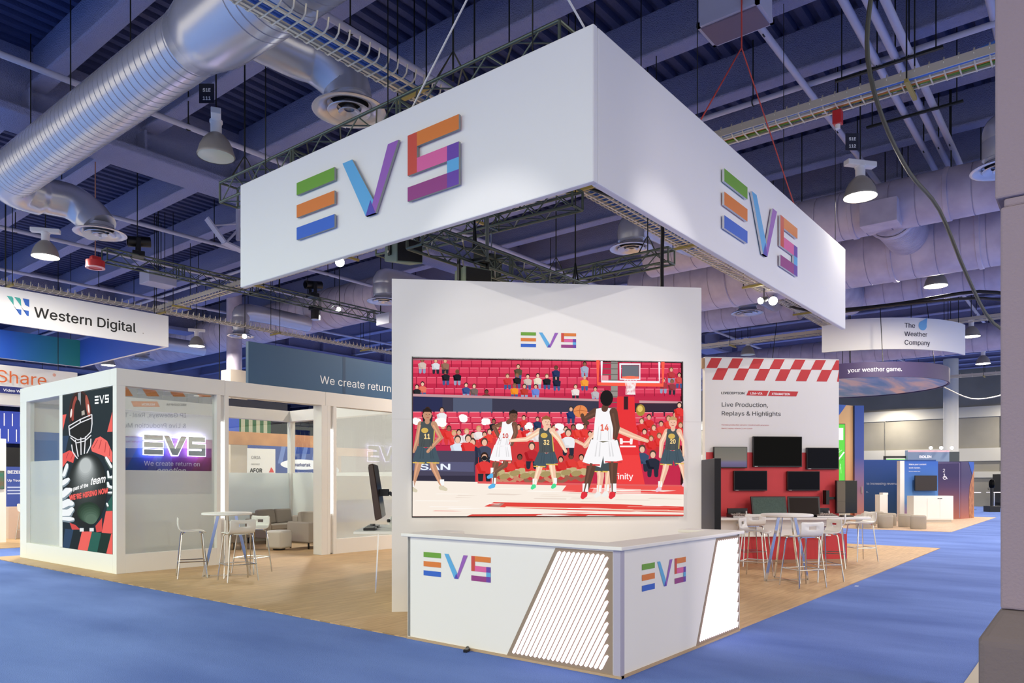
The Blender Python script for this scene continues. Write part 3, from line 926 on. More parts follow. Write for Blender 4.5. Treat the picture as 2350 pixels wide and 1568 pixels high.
for x, y in ((2170, 690), (2110, 690), (1915, 710), (1860, 740), (2005, 760), (2080, 760), (1950, 790), (2150, 770), (1880, 820), (2060, 720), (1990, 850), (1930, 870), (2140, 620)):
    fan(x, y, 1.25, rnd.choice([(228, 58, 56), (236, 72, 66), (220, 50, 50)]), rnd.choice([(60, 40, 34), (130, 90, 60)]), rnd.choice(SK[:2]), (200, 50, 54))
p.ell(1850, 660, 34, 44, (170, 140, 60)); p.ell(1846, 650, 20, 24, (232, 200, 110))
for x, y, a in ((365, 755, 46), (528, 722, 40), (700, 748, 34), (1020, 776, 32), (1244, 784, 36), (1392, 786, 34), (190, 750, 36)):
    for i in range(5):
        p.ell(x + rnd.uniform(-.4, .4) * a, y + rnd.uniform(-.3, .3) * a, a * .7, a * .55, (252, 250, 250), 10)
for i in range(9):
    x = 800 + i * 76
    y = 1010 + rnd.uniform(-10, 30)
    fan(x, y, 1.35, rnd.choice([(224, 60, 56), (212, 50, 50), (236, 76, 66)]), (44, 30, 28), rnd.choice(SK), (226, 180, 160))
    p.limb([(x - 34, y + 150), (x, y + 170), (x + 40, y + 150)], [30, 26, 26], rnd.choice([(200, 140, 110), (150, 100, 80)]))
    p.ell(x + 24, y + 108, 44, 26, (196, 178, 130), 12, 10); p.ell(x - 36, y + 120, 40, 22, (170, 150, 100), 12, -10)
for x, y, c in ((492, 880, (222, 232, 244)), (602, 900, (40, 46, 70)), (690, 900, (70, 74, 96)), (570, 874, (226, 60, 60)), (1040, 930, (190, 40, 50)), (1310, 830, (236, 236, 240)), (1860, 950, (60, 80, 110)), (1940, 990, (40, 44, 60))):
    fan(x, y, 1.7, c, (80, 64, 56), SK[0], (40, 44, 60))
# sideline table with the cut sponsor lettering
p.poly([(160, 962), (622, 968), (622, 1195), (160, 1186)], (74, 70, 92)); p.poly([(160, 1046), (612, 1050), (612, 1122), (160, 1112)], (92, 92, 124)); p.rect(160, 1150, 622, 1196, (52, 48, 66))
p.text('SAN', 210, 1106, 62, (236, 244, 255), 'l', 1.9, .02, down=True)
fan(690, 1010, 1.9, (226, 60, 60), (50, 34, 30), SK[1], (40, 40, 50)); p.ell(690, 1020, 20, 18, (30, 30, 34))
# basket stand, board and hoop
p.poly([(1672, 560), (1720, 560), (1720, 660), (1755, 660), (1755, 560), (1800, 560), (1806, 700), (1840, 1000), (1880, 1218), (1620, 1214), (1660, 1000)], (232, 52, 56))
p.poly([(1660, 996), (1835, 996), (1880, 1218), (1620, 1214)], (240, 66, 66)); p.rect(1722, 560, 1753, 656, (60, 30, 36))
p.text('finity', 1656, 1176, 62, (255, 246, 246), 'l', 1.0, .01, down=True)
p.poly([(1692, 870), (1712, 872), (1716, 892), (1766, 892), (1770, 872), (1790, 872), (1786, 916), (1770, 916), (1766, 902), (1716, 902), (1712, 916), (1694, 914)], (255, 240, 240)); p.rect(1694, 926, 1812, 938, (255, 236, 236))
p.line([(1528, 290), (1528, 466), (2012, 474), (2012, 300)], 26, (255, 96, 74))
p.line([(1556, 296), (1556, 448), (1985, 452), (1985, 300)], 16, (244, 244, 250))
p.line([(1694, 318), (1840, 318), (1840, 432), (1694, 430), (1694, 312)], 13, (240, 240, 246))
p.rect(1706, 326, 1832, 424, (110, 112, 122)); p.rect(1556, 404, 1606, 440, (236, 150, 160))
p.line([(1708, 418), (1832, 418)], 16, (255, 112, 86)); p.ell(1770, 418, 64, 11, (255, 120, 92))
for i in range(9):
    a = 1722 + i * 12
    p.line([(a, 428), (1740 + (i * 8) % 70, 490), (1736 + i * 8, 546)], 4, (246, 240, 240)); p.line([(1820 - i * 12, 428), (1800 - (i * 9) % 60, 490), (1806 - i * 8, 546)], 4, (250, 244, 244))
# floor
p.poly([(160, 1188), (640, 1196), (1880, 1216), (2172, 1226), (2172, 1460), (160, 1460)], (248, 236, 224))
p.poly([(640, 1192), (2172, 1220), (2172, 1244), (640, 1208)], (226, 96, 96))
p.poly([(1300, 1218), (2172, 1230), (2172, 1290), (1260, 1270)], (236, 84, 80)); p.poly([(1500, 1244), (1850, 1250), (1850, 1290), (1480, 1286)], (250, 180, 172))
p.poly([(760, 1346), (1700, 1362), (2172, 1380), (2172, 1424), (1240, 1404), (690, 1378)], (226, 70, 62)); p.poly([(800, 1352), (840, 1354), (800, 1384), (720, 1380)], (180, 130, 120)); p.poly([(850, 1378), (2172, 1410), (2172, 1418), (840, 1386)], (240, 214, 190))
p.poly([(600, 1436), (1300, 1432), (2172, 1440), (2172, 1460), (560, 1460)], (216, 70, 62))
for i in range(46):
    x, y = rnd.uniform(160, 2000), rnd.uniform(1236, 1446)
    p.poly([(x, y), (x + rnd.uniform(90, 380), y + 3), (x + rnd.uniform(60, 300), y + rnd.uniform(5, 12)), (x - 20, y + 5)], rnd.choice([(240, 226, 212), (252, 246, 238), (230, 214, 202)]) if y < 1340 else rnd.choice([(244, 232, 220), (238, 150, 138), (252, 246, 240)]))
def player(x, y, s, skin, top, shorts, hair, pose, num='', ncol=(255, 220, 150), trim=(226, 190, 90), shoe=(240, 240, 236), back=False):
    """x,y = pelvis; pose gives joint offsets (limb chains)"""
    for k in ('lleg', 'rleg'):
        L = [(x + a * s, y + b * s) for a, b in pose[k]]
        p.limb(L, [62 * s, 44 * s, 26 * s], skin)
        f = L[-1]
        dx = pose.get('toe', 1) * 34 * s
        p.line([f, (f[0], f[1] - 44 * s)], 30 * s, (246, 246, 246))
        p.limb([(f[0] - 6 * s, f[1] + 14 * s), (f[0] + dx, f[1] + 26 * s)], [34 * s, 24 * s], shoe)
    for k in ('lleg', 'rleg'):
        L = [(x + a * s, y + b * s) for a, b in pose[k]]
        m = ((L[0][0] * .25 + L[1][0] * .75), (L[0][1] * .25 + L[1][1] * .75))
        p.line([(x + (L[0][0] - x) * .6, L[0][1] - 10 * s), m], [80 * s, 100 * s], shorts)
        p.line([(m[0] - 44 * s, m[1]), (m[0] + 44 * s, m[1] + 3)], 8 * s, trim)
    sh = (x + pose['sh'][0] * s, y + pose['sh'][1] * s)
    p.limb([(sh[0] - 46 * s, sh[1] + 16 * s)] + [(x + a * s, y + b * s) for a, b in pose['larm']], [42 * s, 36 * s, 22 * s], skin)
    p.poly([(x - 56 * s, y + 10 * s), (sh[0] - 52 * s, sh[1] + 70 * s), (sh[0] - 44 * s, sh[1]), (sh[0] - 18 * s, sh[1] - 4 * s), (sh[0] + 18 * s, sh[1] - 4 * s), (sh[0] + 44 * s, sh[1]), (sh[0] + 54 * s, sh[1] + 70 * s), (x + 56 * s, y + 10 * s)], top)
    p.line([(x + 50 * s, y), (sh[0] + 50 * s, sh[1] + 60 * s), (sh[0] + 40 * s, sh[1] + 6 * s)], 7 * s, trim)
    p.limb([(sh[0] + 46 * s, sh[1] + 16 * s)] + [(x + a * s, y + b * s) for a, b in pose['rarm']], [42 * s, 36 * s, 22 * s], skin)
    hx, hy = sh[0] + pose['hd'][0] * s, sh[1] + pose['hd'][1] * s
    p.limb([(sh[0], sh[1]), (hx, hy + 20 * s)], [34 * s, 30 * s], skin)
    p.ell(hx, hy, 31 * s, 40 * s, skin, 14)
    if back:
        p.ell(hx, hy - 6 * s, 34 * s, 42 * s, hair, 14)
    else:
        p.poly([(hx - 33 * s, hy - 2 * s), (hx - 30 * s, hy - 34 * s), (hx, hy - 50 * s), (hx + 30 * s, hy - 34 * s), (hx + 32 * s, hy - 6 * s), (hx + 20 * s, hy - 20 * s), (hx - 20 * s, hy - 20 * s)], hair)
        e = pose.get('look', 0) * s
        for a in (-11, 11):
            p.ell(hx + a * s + e, hy - 2 * s, 3.4 * s, 2.6 * s, (50, 36, 32), 8)
        p.line([(hx + e, hy), (hx + e + 2 * s, hy + 12 * s)], 4 * s, tuple(int(c * .85) for c in skin))
        p.line([(hx - 9 * s + e, hy + 21 * s), (hx + 9 * s + e, hy + 21 * s)], 4 * s, (176, 90, 84))
    lt = lambda c, f: tuple(min(255, int(v * f)) for v in c)
    for k in ('lleg', 'rleg'):
        L = [(x + a * s - 7 * s, y + b * s) for a, b in pose[k]]
        p.line([((L[0][0] + L[1][0]) / 2, (L[0][1] + L[1][1]) / 2 + 30 * s), L[1], L[2]], [14 * s, 12 * s, 6 * s], lt(skin, 1.16))
    for k, e in (('larm', -46), ('rarm', 46)):
        L = [(sh[0] + e * s - 4 * s, sh[1] + 24 * s)] + [(x + a * s - 4 * s, y + b * s) for a, b in pose[k]]
        p.line(L, [12 * s, 10 * s, 5 * s], lt(skin, 1.16))
    for a in (-34, -18, 26, 38):
        p.line([(x + a * s, y + 4 * s), (x + (a * .8) * s + (sh[0] - x) * .4, y - 70 * s)], [7 * s, 2 * s], lt(top, .9))
        p.line([(x + a * s, y + 14 * s), (x + a * 1.3 * s, y + 90 * s)], [3 * s, 8 * s], lt(shorts, .9))
    if num:
        p.text(num, (x + sh[0]) / 2, (y + sh[1]) / 2 + 34 * s, 46 * s, ncol, 'c', .8, .03, down=True)
GR, GS, WT = (78, 84, 86), (70, 88, 100), (248, 246, 248)
player(262, 930, 1.05, (196, 146, 116), GR, GS, (40, 30, 28), {'lleg': [(-40, 20), (-60, 150), (-100, 290)], 'rleg': [(36, 20), (50, 150), (110, 280)], 'sh': (6, -170), 'larm': [(-60, -50), (-90, 40)], 'rarm': [(100, -60), (10, 40)], 'hd': (0, -50), 'toe': .8, 'look': 3}, '11', shoe=(216, 206, 180))
player(820, 920, 1.0, (120, 82, 66), WT, WT, (36, 28, 28), {'lleg': [(-30, 20), (-50, 160), (-60, 290)], 'rleg': [(34, 20), (20, 150), (-70, 215)], 'sh': (44, -168), 'larm': [(-60, -130), (-10, -30)], 'rarm': [(100, -90), (70, 0)], 'hd': (38, -44), 'toe': -.9, 'look': 8}, '10', (206, 70, 60), (214, 60, 60), (90, 180, 236))
player(1150, 970, 1.0, (244, 200, 172), GR, GS, (150, 100, 62), {'lleg': [(-36, 20), (-60, 140), (-90, 245)], 'rleg': [(30, 20), (40, 120), (60, 240)], 'sh': (-10, -170), 'larm': [(-150, -90), (-270, -80)], 'rarm': [(90, -90), (140, 0)], 'hd': (4, -48), 'toe': -.5, 'look': 9}, '32', shoe=(80, 222, 150))
player(2080, 950, .98, (240, 190, 164), GR, GS, (196, 160, 110), {'lleg': [(-34, 20), (-50, 150), (-90, 290)], 'rleg': [(40, 20), (80, 140), (110, 250)], 'sh': (6, -150), 'larm': [(-80, -50), (-90, 60)], 'rarm': [(90, -60), (90, 50)], 'hd': (-2, -50), 'toe': -.7}, '20', shoe=(236, 200, 214))
player(1560, 960, 1.15, (236, 186, 160), (96, 90, 60), (70, 80, 84), (60, 50, 40), {'lleg': [(-20, 40), (-10, 170), (-20, 270)], 'rleg': [(60, 40), (40, 170), (30, 265)], 'sh': (30, -160), 'larm': [(-110, -30), (-170, -60)], 'rarm': [(200, -90), (290, -60)], 'hd': (20, -30), 'toe': -.6})
player(1570, 880, 1.42, (96, 66, 54), WT, WT, (26, 22, 24), {'lleg': [(-44, 20), (-70, 170), (-95, 275)], 'rleg': [(52, 20), (50, 150), (52, 275)], 'sh': (4, -160), 'larm': [(-100, -110), (-120, -150)], 'rarm': [(66, -60), (60, -10)], 'hd': (10, -50), 'toe': -.4}, '14', (230, 110, 90), (214, 60, 60), (226, 50, 62), back=True)
p.ell(1396, 672, 52, 46, (232, 140, 82), 20); p.line([(1346, 672), (1396, 664), (1446, 672)], 4, (170, 90, 50)); p.line([(1396, 628), (1390, 672), (1396, 716)], 4, (170, 90, 50))
p.limb([(1410, 700), (1420, 740), (1446, 760)], [26, 30, 34], (96, 66, 54))
p.ell(250, 816, 26, 20, (216, 180, 90), 12); p.ell(1128, 852, 26, 20, (216, 180, 90), 12); p.ell(2074, 856, 26, 20, (216, 180, 90), 12)
p.build('screen', SHOW, t, 'lit screen showing a basketball game')

# reception counter
CH = 1.045
t = thing('reception_counter', 'white L shaped reception counter with glowing slanted slats in front of the video wall', 'counter', (0, 0, .0))
SLATB = mat('taupe_backing', (150, 132, 116), .7)
def counter_side(L, rz, loc, n0):
    """front face in local x,z; top slants from x0 to x1"""
    mb = MB()
    ob = []
    mb.box((0, 0, .02), (L, .30, CH))
    o = link('front_panel', mb, WHITE, t, bevel=.004)
    o.location = loc; o.rotation_euler = (0, 0, R(rz))
    return o
# left face: plane X=0, from Y=2.5 to Y=0; local x runs 0..2.5 towards the front corner
a = counter_side(2.44, -90, (0, 2.5, 0), 0)
b = counter_side(2.46, 0, (.06, 0, 0), 0)
a['label'] = 'left front of the counter'; b['label'] = 'right front of the counter'
link('corner_trim', MB().box((-.006, -.006, .0), (.06, .06, CH)), mat('lilac_grey_trim', (176, 172, 190), .4), t)
link('counter_top', MB().prismz([(-.04, -.04), (2.56, -.04), (2.56, .62), (2.30, .62), (2.30, .30), (.30, .30), (.30, 2.28), (.62, 2.28), (.62, 2.56), (-.04, 2.56)], CH, CH + .032), WHITE, t, bevel=.006)
link('toe_strip', MB().box((-.015, -.015, 0), (.04, 2.5, .02)).box((0, -.015, 0), (2.5, .04, .02)), mat('oak_toe_strip', (186, 160, 130), .6), t)
link('return_panel', MB().box((.0, 2.46, .02), (.55, 2.5, CH)), WHITE, t)
link('return_panel', MB().box((2.46, .0, .02), (2.5, .55, CH)), WHITE, t)
pt = PT(y=-.003)
evs_flat(pt, .235, .665, .885, .235)
o = pt.build('logo', PAINT, t, 'coloured letter logo on the left front of the counter'); o.location = (0, 2.5, 0); o.rotation_euler = (0, 0, R(-90))
pt = PT(y=-.003)
evs_flat(pt, .36, .668, .84, .232)
pt.build('logo', PAINT, t, 'coloured letter logo on the right front of the counter')
def slats(x0t, x0b, x1, pitch, wid, loc, rz, zb=.02):
    zt = 1.03
    bk = MB().prism([(x0b, zb), (x1, zb), (x1, zt), (x0t, zt)], -.004, .01)
    o = link('slat_panel', bk, SLATB, t); o.location = loc; o.rotation_euler = (0, 0, R(rz))
    dx = (x0t - x0b) / (zt - zb)          # slant
    sl = MB()
    m = .035
    L_ = lambda z: x0b + (z - zb) * dx
    k = 0
    while True:
        off = .045 + k * pitch
        z0, z1 = zb + m * 1.1, zt - m
        if L_(z0) + off > x1 - m:
            break
        if L_(z1) + off + wid > x1 - m:
            z1 = zb + (x1 - m - wid - off - x0b) / dx
        if z1 > z0 + .02:
            xa, xb = L_(z0) + off, L_(z1) + off
            h = wid * .35
            sl.prism([(xa, z0), (xa + wid * .5, z0 - h), (xa + wid, z0), (xb + wid, z1), (xb + wid * .5 + .005, z1 + h), (xb, z1)], -.010, -.002)
        k += 1
        if k > 60:
            break
    o2 = link('glowing_slats', sl, LEDP, o); o2['label'] = 'glowing pinkish white slats'
    return o
slats(1.86, 1.315, 2.43, .0485, .034, (0, 2.5, 0), -90)
slats(1.90, 1.43, 2.50, .0485, .034, (0, 0, 0), 0)

# demo wall behind the video wall (faces the glass room) and its desk
t = thing('demo_wall', 'white demo wall seen edge-on at the left rim of the video wall, facing the glass room', 'display wall', (1.12, 3.92, .012), 45)
# local x runs away from camera; the face points to local +y, i.e. towards the glass room
link('wall_panel', MB().box((0.0, -.16, 0), (4.6, 0, 4.08)), WHITE, t)
def facing(o, L):
    o.rotation_euler = (0, 0, PI); o.location = (L, 0, 0)
pt = PT(y=-.004)
L = 4.6
pt.rect(0, 1.3, L, 2.40, (24, 78, 130))
for i in range(7):
    for r_ in range(2):
        x = .1 + i * .6 + (1 - r_) * .3
        col = (250, 160, 90) if i < 4 else (130, 150, 220)
        pt.poly([(x, 3.64 + r_ * .22), (x + .28, 3.64 + r_ * .22), (x + .42, 3.86 + r_ * .22), (x + .14, 3.86 + r_ * .22)], col)
X1 = .98
pt.text('MEDIAINFRA', X1, 3.42, .075, (30, 40, 60), bold=.02)
pt.poly([(X1 + .61, 3.39), (X1 + 1.21, 3.39), (X1 + 1.27, 3.52), (X1 + .67, 3.52)], (246, 140, 60)); pt.text('NEURON', X1 + .72, 3.42, .075, (255, 255, 255), bold=.02)
pt.text('IP Gateways, Real-Time', X1, 3.14, .15, (36, 46, 80)); pt.text('& Live Production Multiviewers', X1, 2.89, .15, (36, 46, 80))
pt.text('Designed for IP & SDI | Low Latency | On-the-fly mosaic design', X1, 2.66, .05, (190, 70, 60)); pt.text('Ultra low power consumption | High density | Long haul | High scale', X1, 2.54, .05, (190, 70, 60))
pt.text('ECOSYSTEM', 3.5, 3.3, .075, (30, 40, 60), bold=.02); pt.text('&', 3.5, 3.1, .13, (36, 46, 80)); pt.text('Production', 3.5, 2.88, .13, (36, 46, 80))
pt.text('Live production orchestration', 3.5, 2.62, .05, (60, 90, 160))
facing(pt.build('graphic', PAINT, t, 'printed headings on the demo wall'), L)
for x, z, lab in ((.5, 1.62, 'upper'), (2.0, 1.62, 'middle'), (3.3, 1.62, 'far')):
    m = thing('wall_monitor', 'dark flat monitor on the demo wall, %s one along it' % lab, 'monitor', (0, 0, 0))
    wp = Matrix.Translation((1.12, 3.92, .012)) @ Matrix.Rotation(R(45), 4, 'Z') @ Matrix.Translation((x, 0, z))
    m.matrix_world = wp
    link('bezel', MB().box((0, 0, 0), (.95, .055, .56)), BLACK, m, bevel=.005)
    link('screen', MB().box((.015, .055, .02), (.935, .057, .545)), mat('deep_blue_screen', (12, 16, 40), .1, spec=.1), m)
def at45(x, y, z=.012, o=(1.12, 3.92)):
    c = math.cos(R(45))
    return (o[0] + (x - y) * c, o[1] + (x + y) * c, z)
t = thing('demo_desk', 'white demo desk jutting out left of the video wall', 'desk', at45(1.0, .005), 45)
link('desktop', MB().prismz([(0, .0), (1.7, .0), (1.7, .55), (.25, .62), (0.0, .62)], .86, .90), WHITE, t, bevel=.006)
link('support_panel', MB().box((.05, 0, .45), (1.65, .05, .86)), WHITE, t)
link('leg', MB().obox((.35, .30, .86), (.30, .34, .0), .02, .02), CHROME, t)
link('leg', MB().obox((.1, .06, .86), (.1, .08, .0), .04, .02), mat('pink_beige_leg', (206, 160, 140), .5), t)
t = thing('touch_monitor', 'tilted dark touch monitor on an arm above the white desk left of the video wall', 'monitor', at45(.95, .40, 1.06), 45)
mb = MB().add([(0, .02, .78), (.9, .02, .78), (.9, -.08, 0), (0, -.08, 0), (0, -.05, .80), (.9, -.05, .80), (.9, -.17, .04), (0, -.17, .04)], [(0, 1, 2, 3), (7, 6, 5, 4), (0, 4, 5, 1), (1, 5, 6, 2), (2, 6, 7, 3), (3, 7, 4, 0)])
link('housing', mb, mat('dark_brown_bezel', (64, 42, 30), .3), t, bevel=.012)
link('screen', MB().add([(.03, .0235, .755), (.87, .0235, .755), (.87, -.0705, .03), (.03, -.0705, .03)], [(3, 2, 1, 0)]), GLASSK, t)
link('arm', MB().box((.38, -.24, .34), (.52, -.11, .44)).obox((.45, -.24, .39), (.45, -.38, .30), .05, .05).box((.36, -.39, .2), (.54, -.37, .5)), BLACK, t, bevel=.005)
t = thing('control_keyboard', 'small black control surface on the white desk left of the video wall', 'keyboard', at45(1.2, .34, .912), 45)
link('body', MB().box((0, 0, 0), (.36, .17, .035)), BLACK, t, bevel=.006)
link('keys', MB().box((.02, .02, .035), (.16, .15, .045)).box((.2, .02, .035), (.34, .15, .042)), mat('grey_keys', (120, 120, 116), .5), t)
t = thing('control_keyboard', 'second black control surface farther along the white desk', 'keyboard', at45(1.75, .34, .912), 45)
link('body', MB().box((0, 0, 0), (.36, .17, .035)), BLACK, t, bevel=.006)
link('jog_knob', MB().cyl((.1, .09, .035), (.1, .09, .06), .04, 14), mat('grey_jog', (90, 90, 90), .4), t)
t = thing('webcam', 'small white camera on the desk behind the tilted touch monitor', 'camera', at45(2.0, .12, .912), 45)
link('body', MB().ball((0, 0, .09), .09, 16, 10), WHITE, t, smooth=True)
link('lens', MB().cyl((-.05, .06, .1), (-.07, .09, .1), .025, 12), BLACK, t)
# rear wall at right edge of the video wall with the large portrait screens
t = thing('side_wall', 'white side wall seen edge-on at the right rim of the video wall', 'display wall', (3.78, 1.13, .012), 45)
link('wall_panel', MB().box((0.05, .02, 0), (4.9, .18, 4.07)), WHITE, t)
for (loc, w, dp, h, lab) in (((3.60, .775, .86), .10, .8, 1.04, 'large black screen standing edge-on right of the video wall'), ((4.0, 1.29, 2.03), .05, .9, .46, 'black screen high on the side wall right of the video wall')):
    m = thing('wall_monitor', lab, 'monitor', loc, -52)
    link('housing', MB().box((.02, 0, 0), (w, dp, h)), BLACK, m, bevel=.008)
    link('screen', MB().box((w, .02, .02), (w + .004, dp - .02, h - .02)), GLASSK, m)
    link('front_trim', MB().box((.02, -.004, 0), (w, -.001, h)), mat('black_trim', (26, 26, 28), .3), m)

# glass meeting room
RX0, RX1, RY0, RY1, RH = .41, 7.1, 10.2, 14.8, 3.56
t = thing('glass_meeting_room', 'white framed glass meeting room at the left of the booth', 'room', (RX0, RY0, .012))
def rb(name, a, b, m=WHITE, lab=None, par=None, bevel=.004):
    o = link(name, MB().box((a[0] - RX0, a[1] - RY0, a[2]), (b[0] - RX0, b[1] - RY0, b[2])), m, par or t, bevel=bevel)
    if lab:
        o['label'] = lab
    return o
H0 = 3.265
rb('header_beam', (RX0, RY0, H0), (2.42, RY0 + .26, RH), lab='header over the neon letters')
rb('header_beam', (2.425, RY0, H0), (4.78, RY0 + .26, RH), lab='header over the doorway')
rb('header_beam', (4.785, RY0, H0), (RX1, RY0 + .26, RH), lab='header beside the video wall')
rb('header_beam', (RX0, RY0 + .262, H0), (RX0 + .26, RY1, RH), lab='header over the hiring poster')
rb('header_beam', (RX0 + .262, RY1 - .26, H0), (RX1, RY1, RH), lab='rear header')
rb('header_beam', (RX1 - .26, RY0 + .262, H0), (RX1, RY1 - .262, RH), lab='right side header')
rb('corner_post', (RX0, RY0, 0), (RX0 + .15, RY0 + .15, H0))
rb('corner_post', (RX0, RY1 - .36, 0), (RX0 + .15, RY1, H0))
rb('corner_post', (RX1 - .15, RY1 - .15, 0), (RX1, RY1, H0))
rb('corner_post', (RX1 - .15, RY0, 0), (RX1, RY0 + .15, H0))
for x0 in (2.25, 4.83):
    rb('post', (x0, RY0, 0), (x0 + .085, RY0 + .16, H0))
    rb('post', (x0 + .165, RY0, 0), (x0 + .25, RY0 + .16, H0))
    o = rb('light_channel', (x0 + .085, RY0 + .05, .02), (x0 + .165, RY0 + .16, H0))
    rb('led_strip', (x0 + .10, RY0 + .035, .9), (x0 + .15, RY0 + .05, 2.75), LEDW, 'glowing vertical light strip', o)
rb('post', (4.68, RY0, 0), (4.83, RY0 + .3, H0))
rb('post', (RX0, 12.55, .335), (RX0 + .12, 12.70, H0))
rb('base_panel', (RX0 + .15, RY0, 0), (2.25, RY0 + .16, .33))
rb('base_panel', (5.08, RY0, 0), (RX1 - .15, RY0 + .16, .33))
rb('base_panel', (RX0, RY0 + .15, 0), (RX0 + .14, RY1 - .36, .33))
rb('base_panel', (RX1 - .14, RY0 + .15, 0), (RX1, RY1 - .15, .2))
rb('base_panel', (4.76, RY1 - .14, 0), (RX1 - .15, RY1, .2))
GL_A = glass_mat('clear_glass_reflective', .8, .34, (.93, .96, .96))
GL_B = glass_mat('clear_glass', .9, .06, (.94, .97, .96))
FROST = glass_mat('frosted_film', .52, .05, (.97, .98, .98), (246, 248, 246))
FROST2 = glass_mat('dense_frosted_film', .12, .04, (.95, .97, .96), (244, 248, 246))
def pane(a, b, zf, axis, g=GL_A, fr=FROST, z1=H0, z0=.33):
    (x0, y0), (x1, y1) = a, b
    e = .005
    if axis == 'x':
        o = rb('glass_pane', (x0, y0 - e, z0), (x1, y0 + e, z1), g, bevel=0)
        rb('frosted_film', (x0, y0 - e - .004, z0), (x1, y0 - e - .002, zf), fr, 'frosted lower film', o, 0)
    else:
        o = rb('glass_pane', (x0 - e, y0, z0), (x0 + e, y1, z1), g, bevel=0)
        rb('frosted_film', (x0 - e - .004, y0, z0), (x0 - e - .002, y1, zf), fr, 'frosted lower film', o, 0)
pane((RX0 + .15, RY0 + .10), (2.25, 0), 1.80, 'x')
pane((5.08, RY0 + .10), (RX1 - .15, 0), 1.73, 'x')
pane((RX0 + .08, 12.70), (0, RY1 - .36), 2.02, 'y', GL_B)
pane((4.76, RY1 - .08), (RX1 - .15, 0), 1.84, 'x', GL_B, FROST2, z0=.2)
pane((RX1 - .08, RY0 + .15), (0, RY1 - .15), 1.84, 'y', GL_B, FROST2, z0=.2)
BANDG = ramp_mat('blue_to_purple_print', [(0, (30, 110, 196)), (.3, (44, 80, 190)), (.6, (110, 50, 150)), (1, (180, 84, 130))], 'X', 1.6, 4.4, .5)
rb('rear_wall', (RX0 + .15, RY1 - .12, 0), (4.75, RY1 - .02, H0), mat('pale_grey_panel', (226, 230, 230), .6), bevel=0)
o = rb('graphic_band', (RX0 + .15, RY1 - .128, 1.3), (4.75, RY1 - .121, 2.66), BANDG, 'blue to purple printed band', bevel=0)
pt = PT(y=RY1 - RY0 - .131, clip=(.15, 1.3, 4.33, 2.66))
for x in (1.6, 2.3, 3.4, 4.0):
    pt.poly([(x, 1.3), (x + .2, 1.3), (x + .9, 2.66), (x + .7, 2.66)], (92, 100, 176) if x < 3 else (150, 72, 120))
pt.text('We create return on', 2.52, 1.985, .155, (238, 236, 244)); pt.text('emotion', 2.8, 1.80, .2, (238, 236, 244), shear=.35, bold=.015)
pt.build('slogan', PAINT, t, 'white slogan lettering on the printed band')
t2 = thing('neon_sign', 'grey letter sign with a glowing violet white halo inside the glass room', 'neon sign', (2.875, RY1 - .20, 2.255))
H3 = .47
W3 = 1.52
mb, glow = MB(), MB()
BIG = [[(0, 0), (1.08, 0), (1.08, .26), (0, .26)], [(0, .37), (1.08, .37), (1.08, .63), (0, .63)], [(0, .74), (1.08, .74), (1.08, 1), (0, 1)],
       [(1.12, 1), (1.45, 1), (1.8, .32), (2.15, 1), (2.5, 1), (1.95, 0), (1.62, 0)],
       [(2.6, .36), (3.4, .36), (3.4, .26), (2.6, .26), (2.6, 0), (3.66, 0), (3.66, .62), (2.84, .62), (2.84, .74), (3.64, .74), (3.64, 1), (2.6, 1)]]
for q in BIG:
    P = [(a / 3.66 * W3, b * H3) for a, b in q]
    mb.prism(P, -.06, -.045, (244, 248, 240), (220, 226, 220))
    cx = sum(a for a, b in P) / len(P); cz = sum(b for a, b in P) / len(P)
    n = len(P)
    Q = []
    for i in range(n):
        a0, a1, a2 = Vector(P[i - 1]), Vector(P[i]), Vector(P[(i + 1) % n])
        d1, d2 = (a1 - a0).normalized(), (a2 - a1).normalized()
        n1, n2 = Vector((d1.y, -d1.x)), Vector((d2.y, -d2.x))
        area = sum(P[k][0] * P[(k + 1) % n][1] - P[(k + 1) % n][0] * P[k][1] for k in range(n))
        sgn = 1 if area > 0 else -1
        Q.append(tuple(a1 + (n1 + n2) * .016 * sgn))
    glow.prism(Q, -.042, -.028)
link('letter_faces', mb, PAINT, t2)['label'] = 'grey letter faces'
link('halo_tube', glow, mat('violet_white_neon', (226, 216, 255), .4, emit=8.0), t2)['label'] = 'glowing violet white halo'
# lit hiring poster
t = thing('led_poster', 'tall lit poster of a helmeted player on the left face of the glass room', 'poster screen', (RX0, 12.55, .345), -90)
PWd, PHt = 2.19, 2.92
link('panel', MB().box((0, .005, -.005), (PWd, .06, PHt + .005)), BLACK, t)
pm = homog([(50, 138), (476, 58), (478, 1522), (48, 1455)], [(0, PHt), (PWd, PHt), (PWd, 0), (0, 0)])
p = PT(pm, y=.003, step=5e-5, clip=(50, 60, 477, 1522))
DG = (16, 34, 44)
p.poly([(50, 138), (476, 58), (478, 1522), (48, 1455)], DG)
CO, BL1, GR1 = (232, 96, 88), (36, 62, 92), (34, 92, 80)
p.poly([(50, 303), (83, 298), (52, 440)], CO); p.poly([(474, 275), (476, 450), (430, 452)], CO); p.poly([(50, 486), (105, 482), (70, 640), (50, 640)], BL1)
p.poly([(420, 1142), (476, 1140), (477, 1340), (384, 1330)], CO); p.poly([(440, 1060), (476, 1000), (476, 1140), (424, 1140)], GR1)
p.poly([(70, 1292), (143, 1300), (106, 1464), (49, 1455)], BL1); p.poly([(143, 1300), (216, 1312), (178, 1475), (106, 1464)], (14, 30, 36)); p.poly([(216, 1312), (300, 1322), (262, 1488), (178, 1475)], CO)
p.poly([(300, 1322), (380, 1332), (345, 1500), (262, 1488)], GR1); p.poly([(380, 1332), (466, 1342), (424, 1512), (345, 1500)], (14, 44, 36)); p.poly([(466, 1342), (478, 1343), (478, 1522), (424, 1512)], CO)
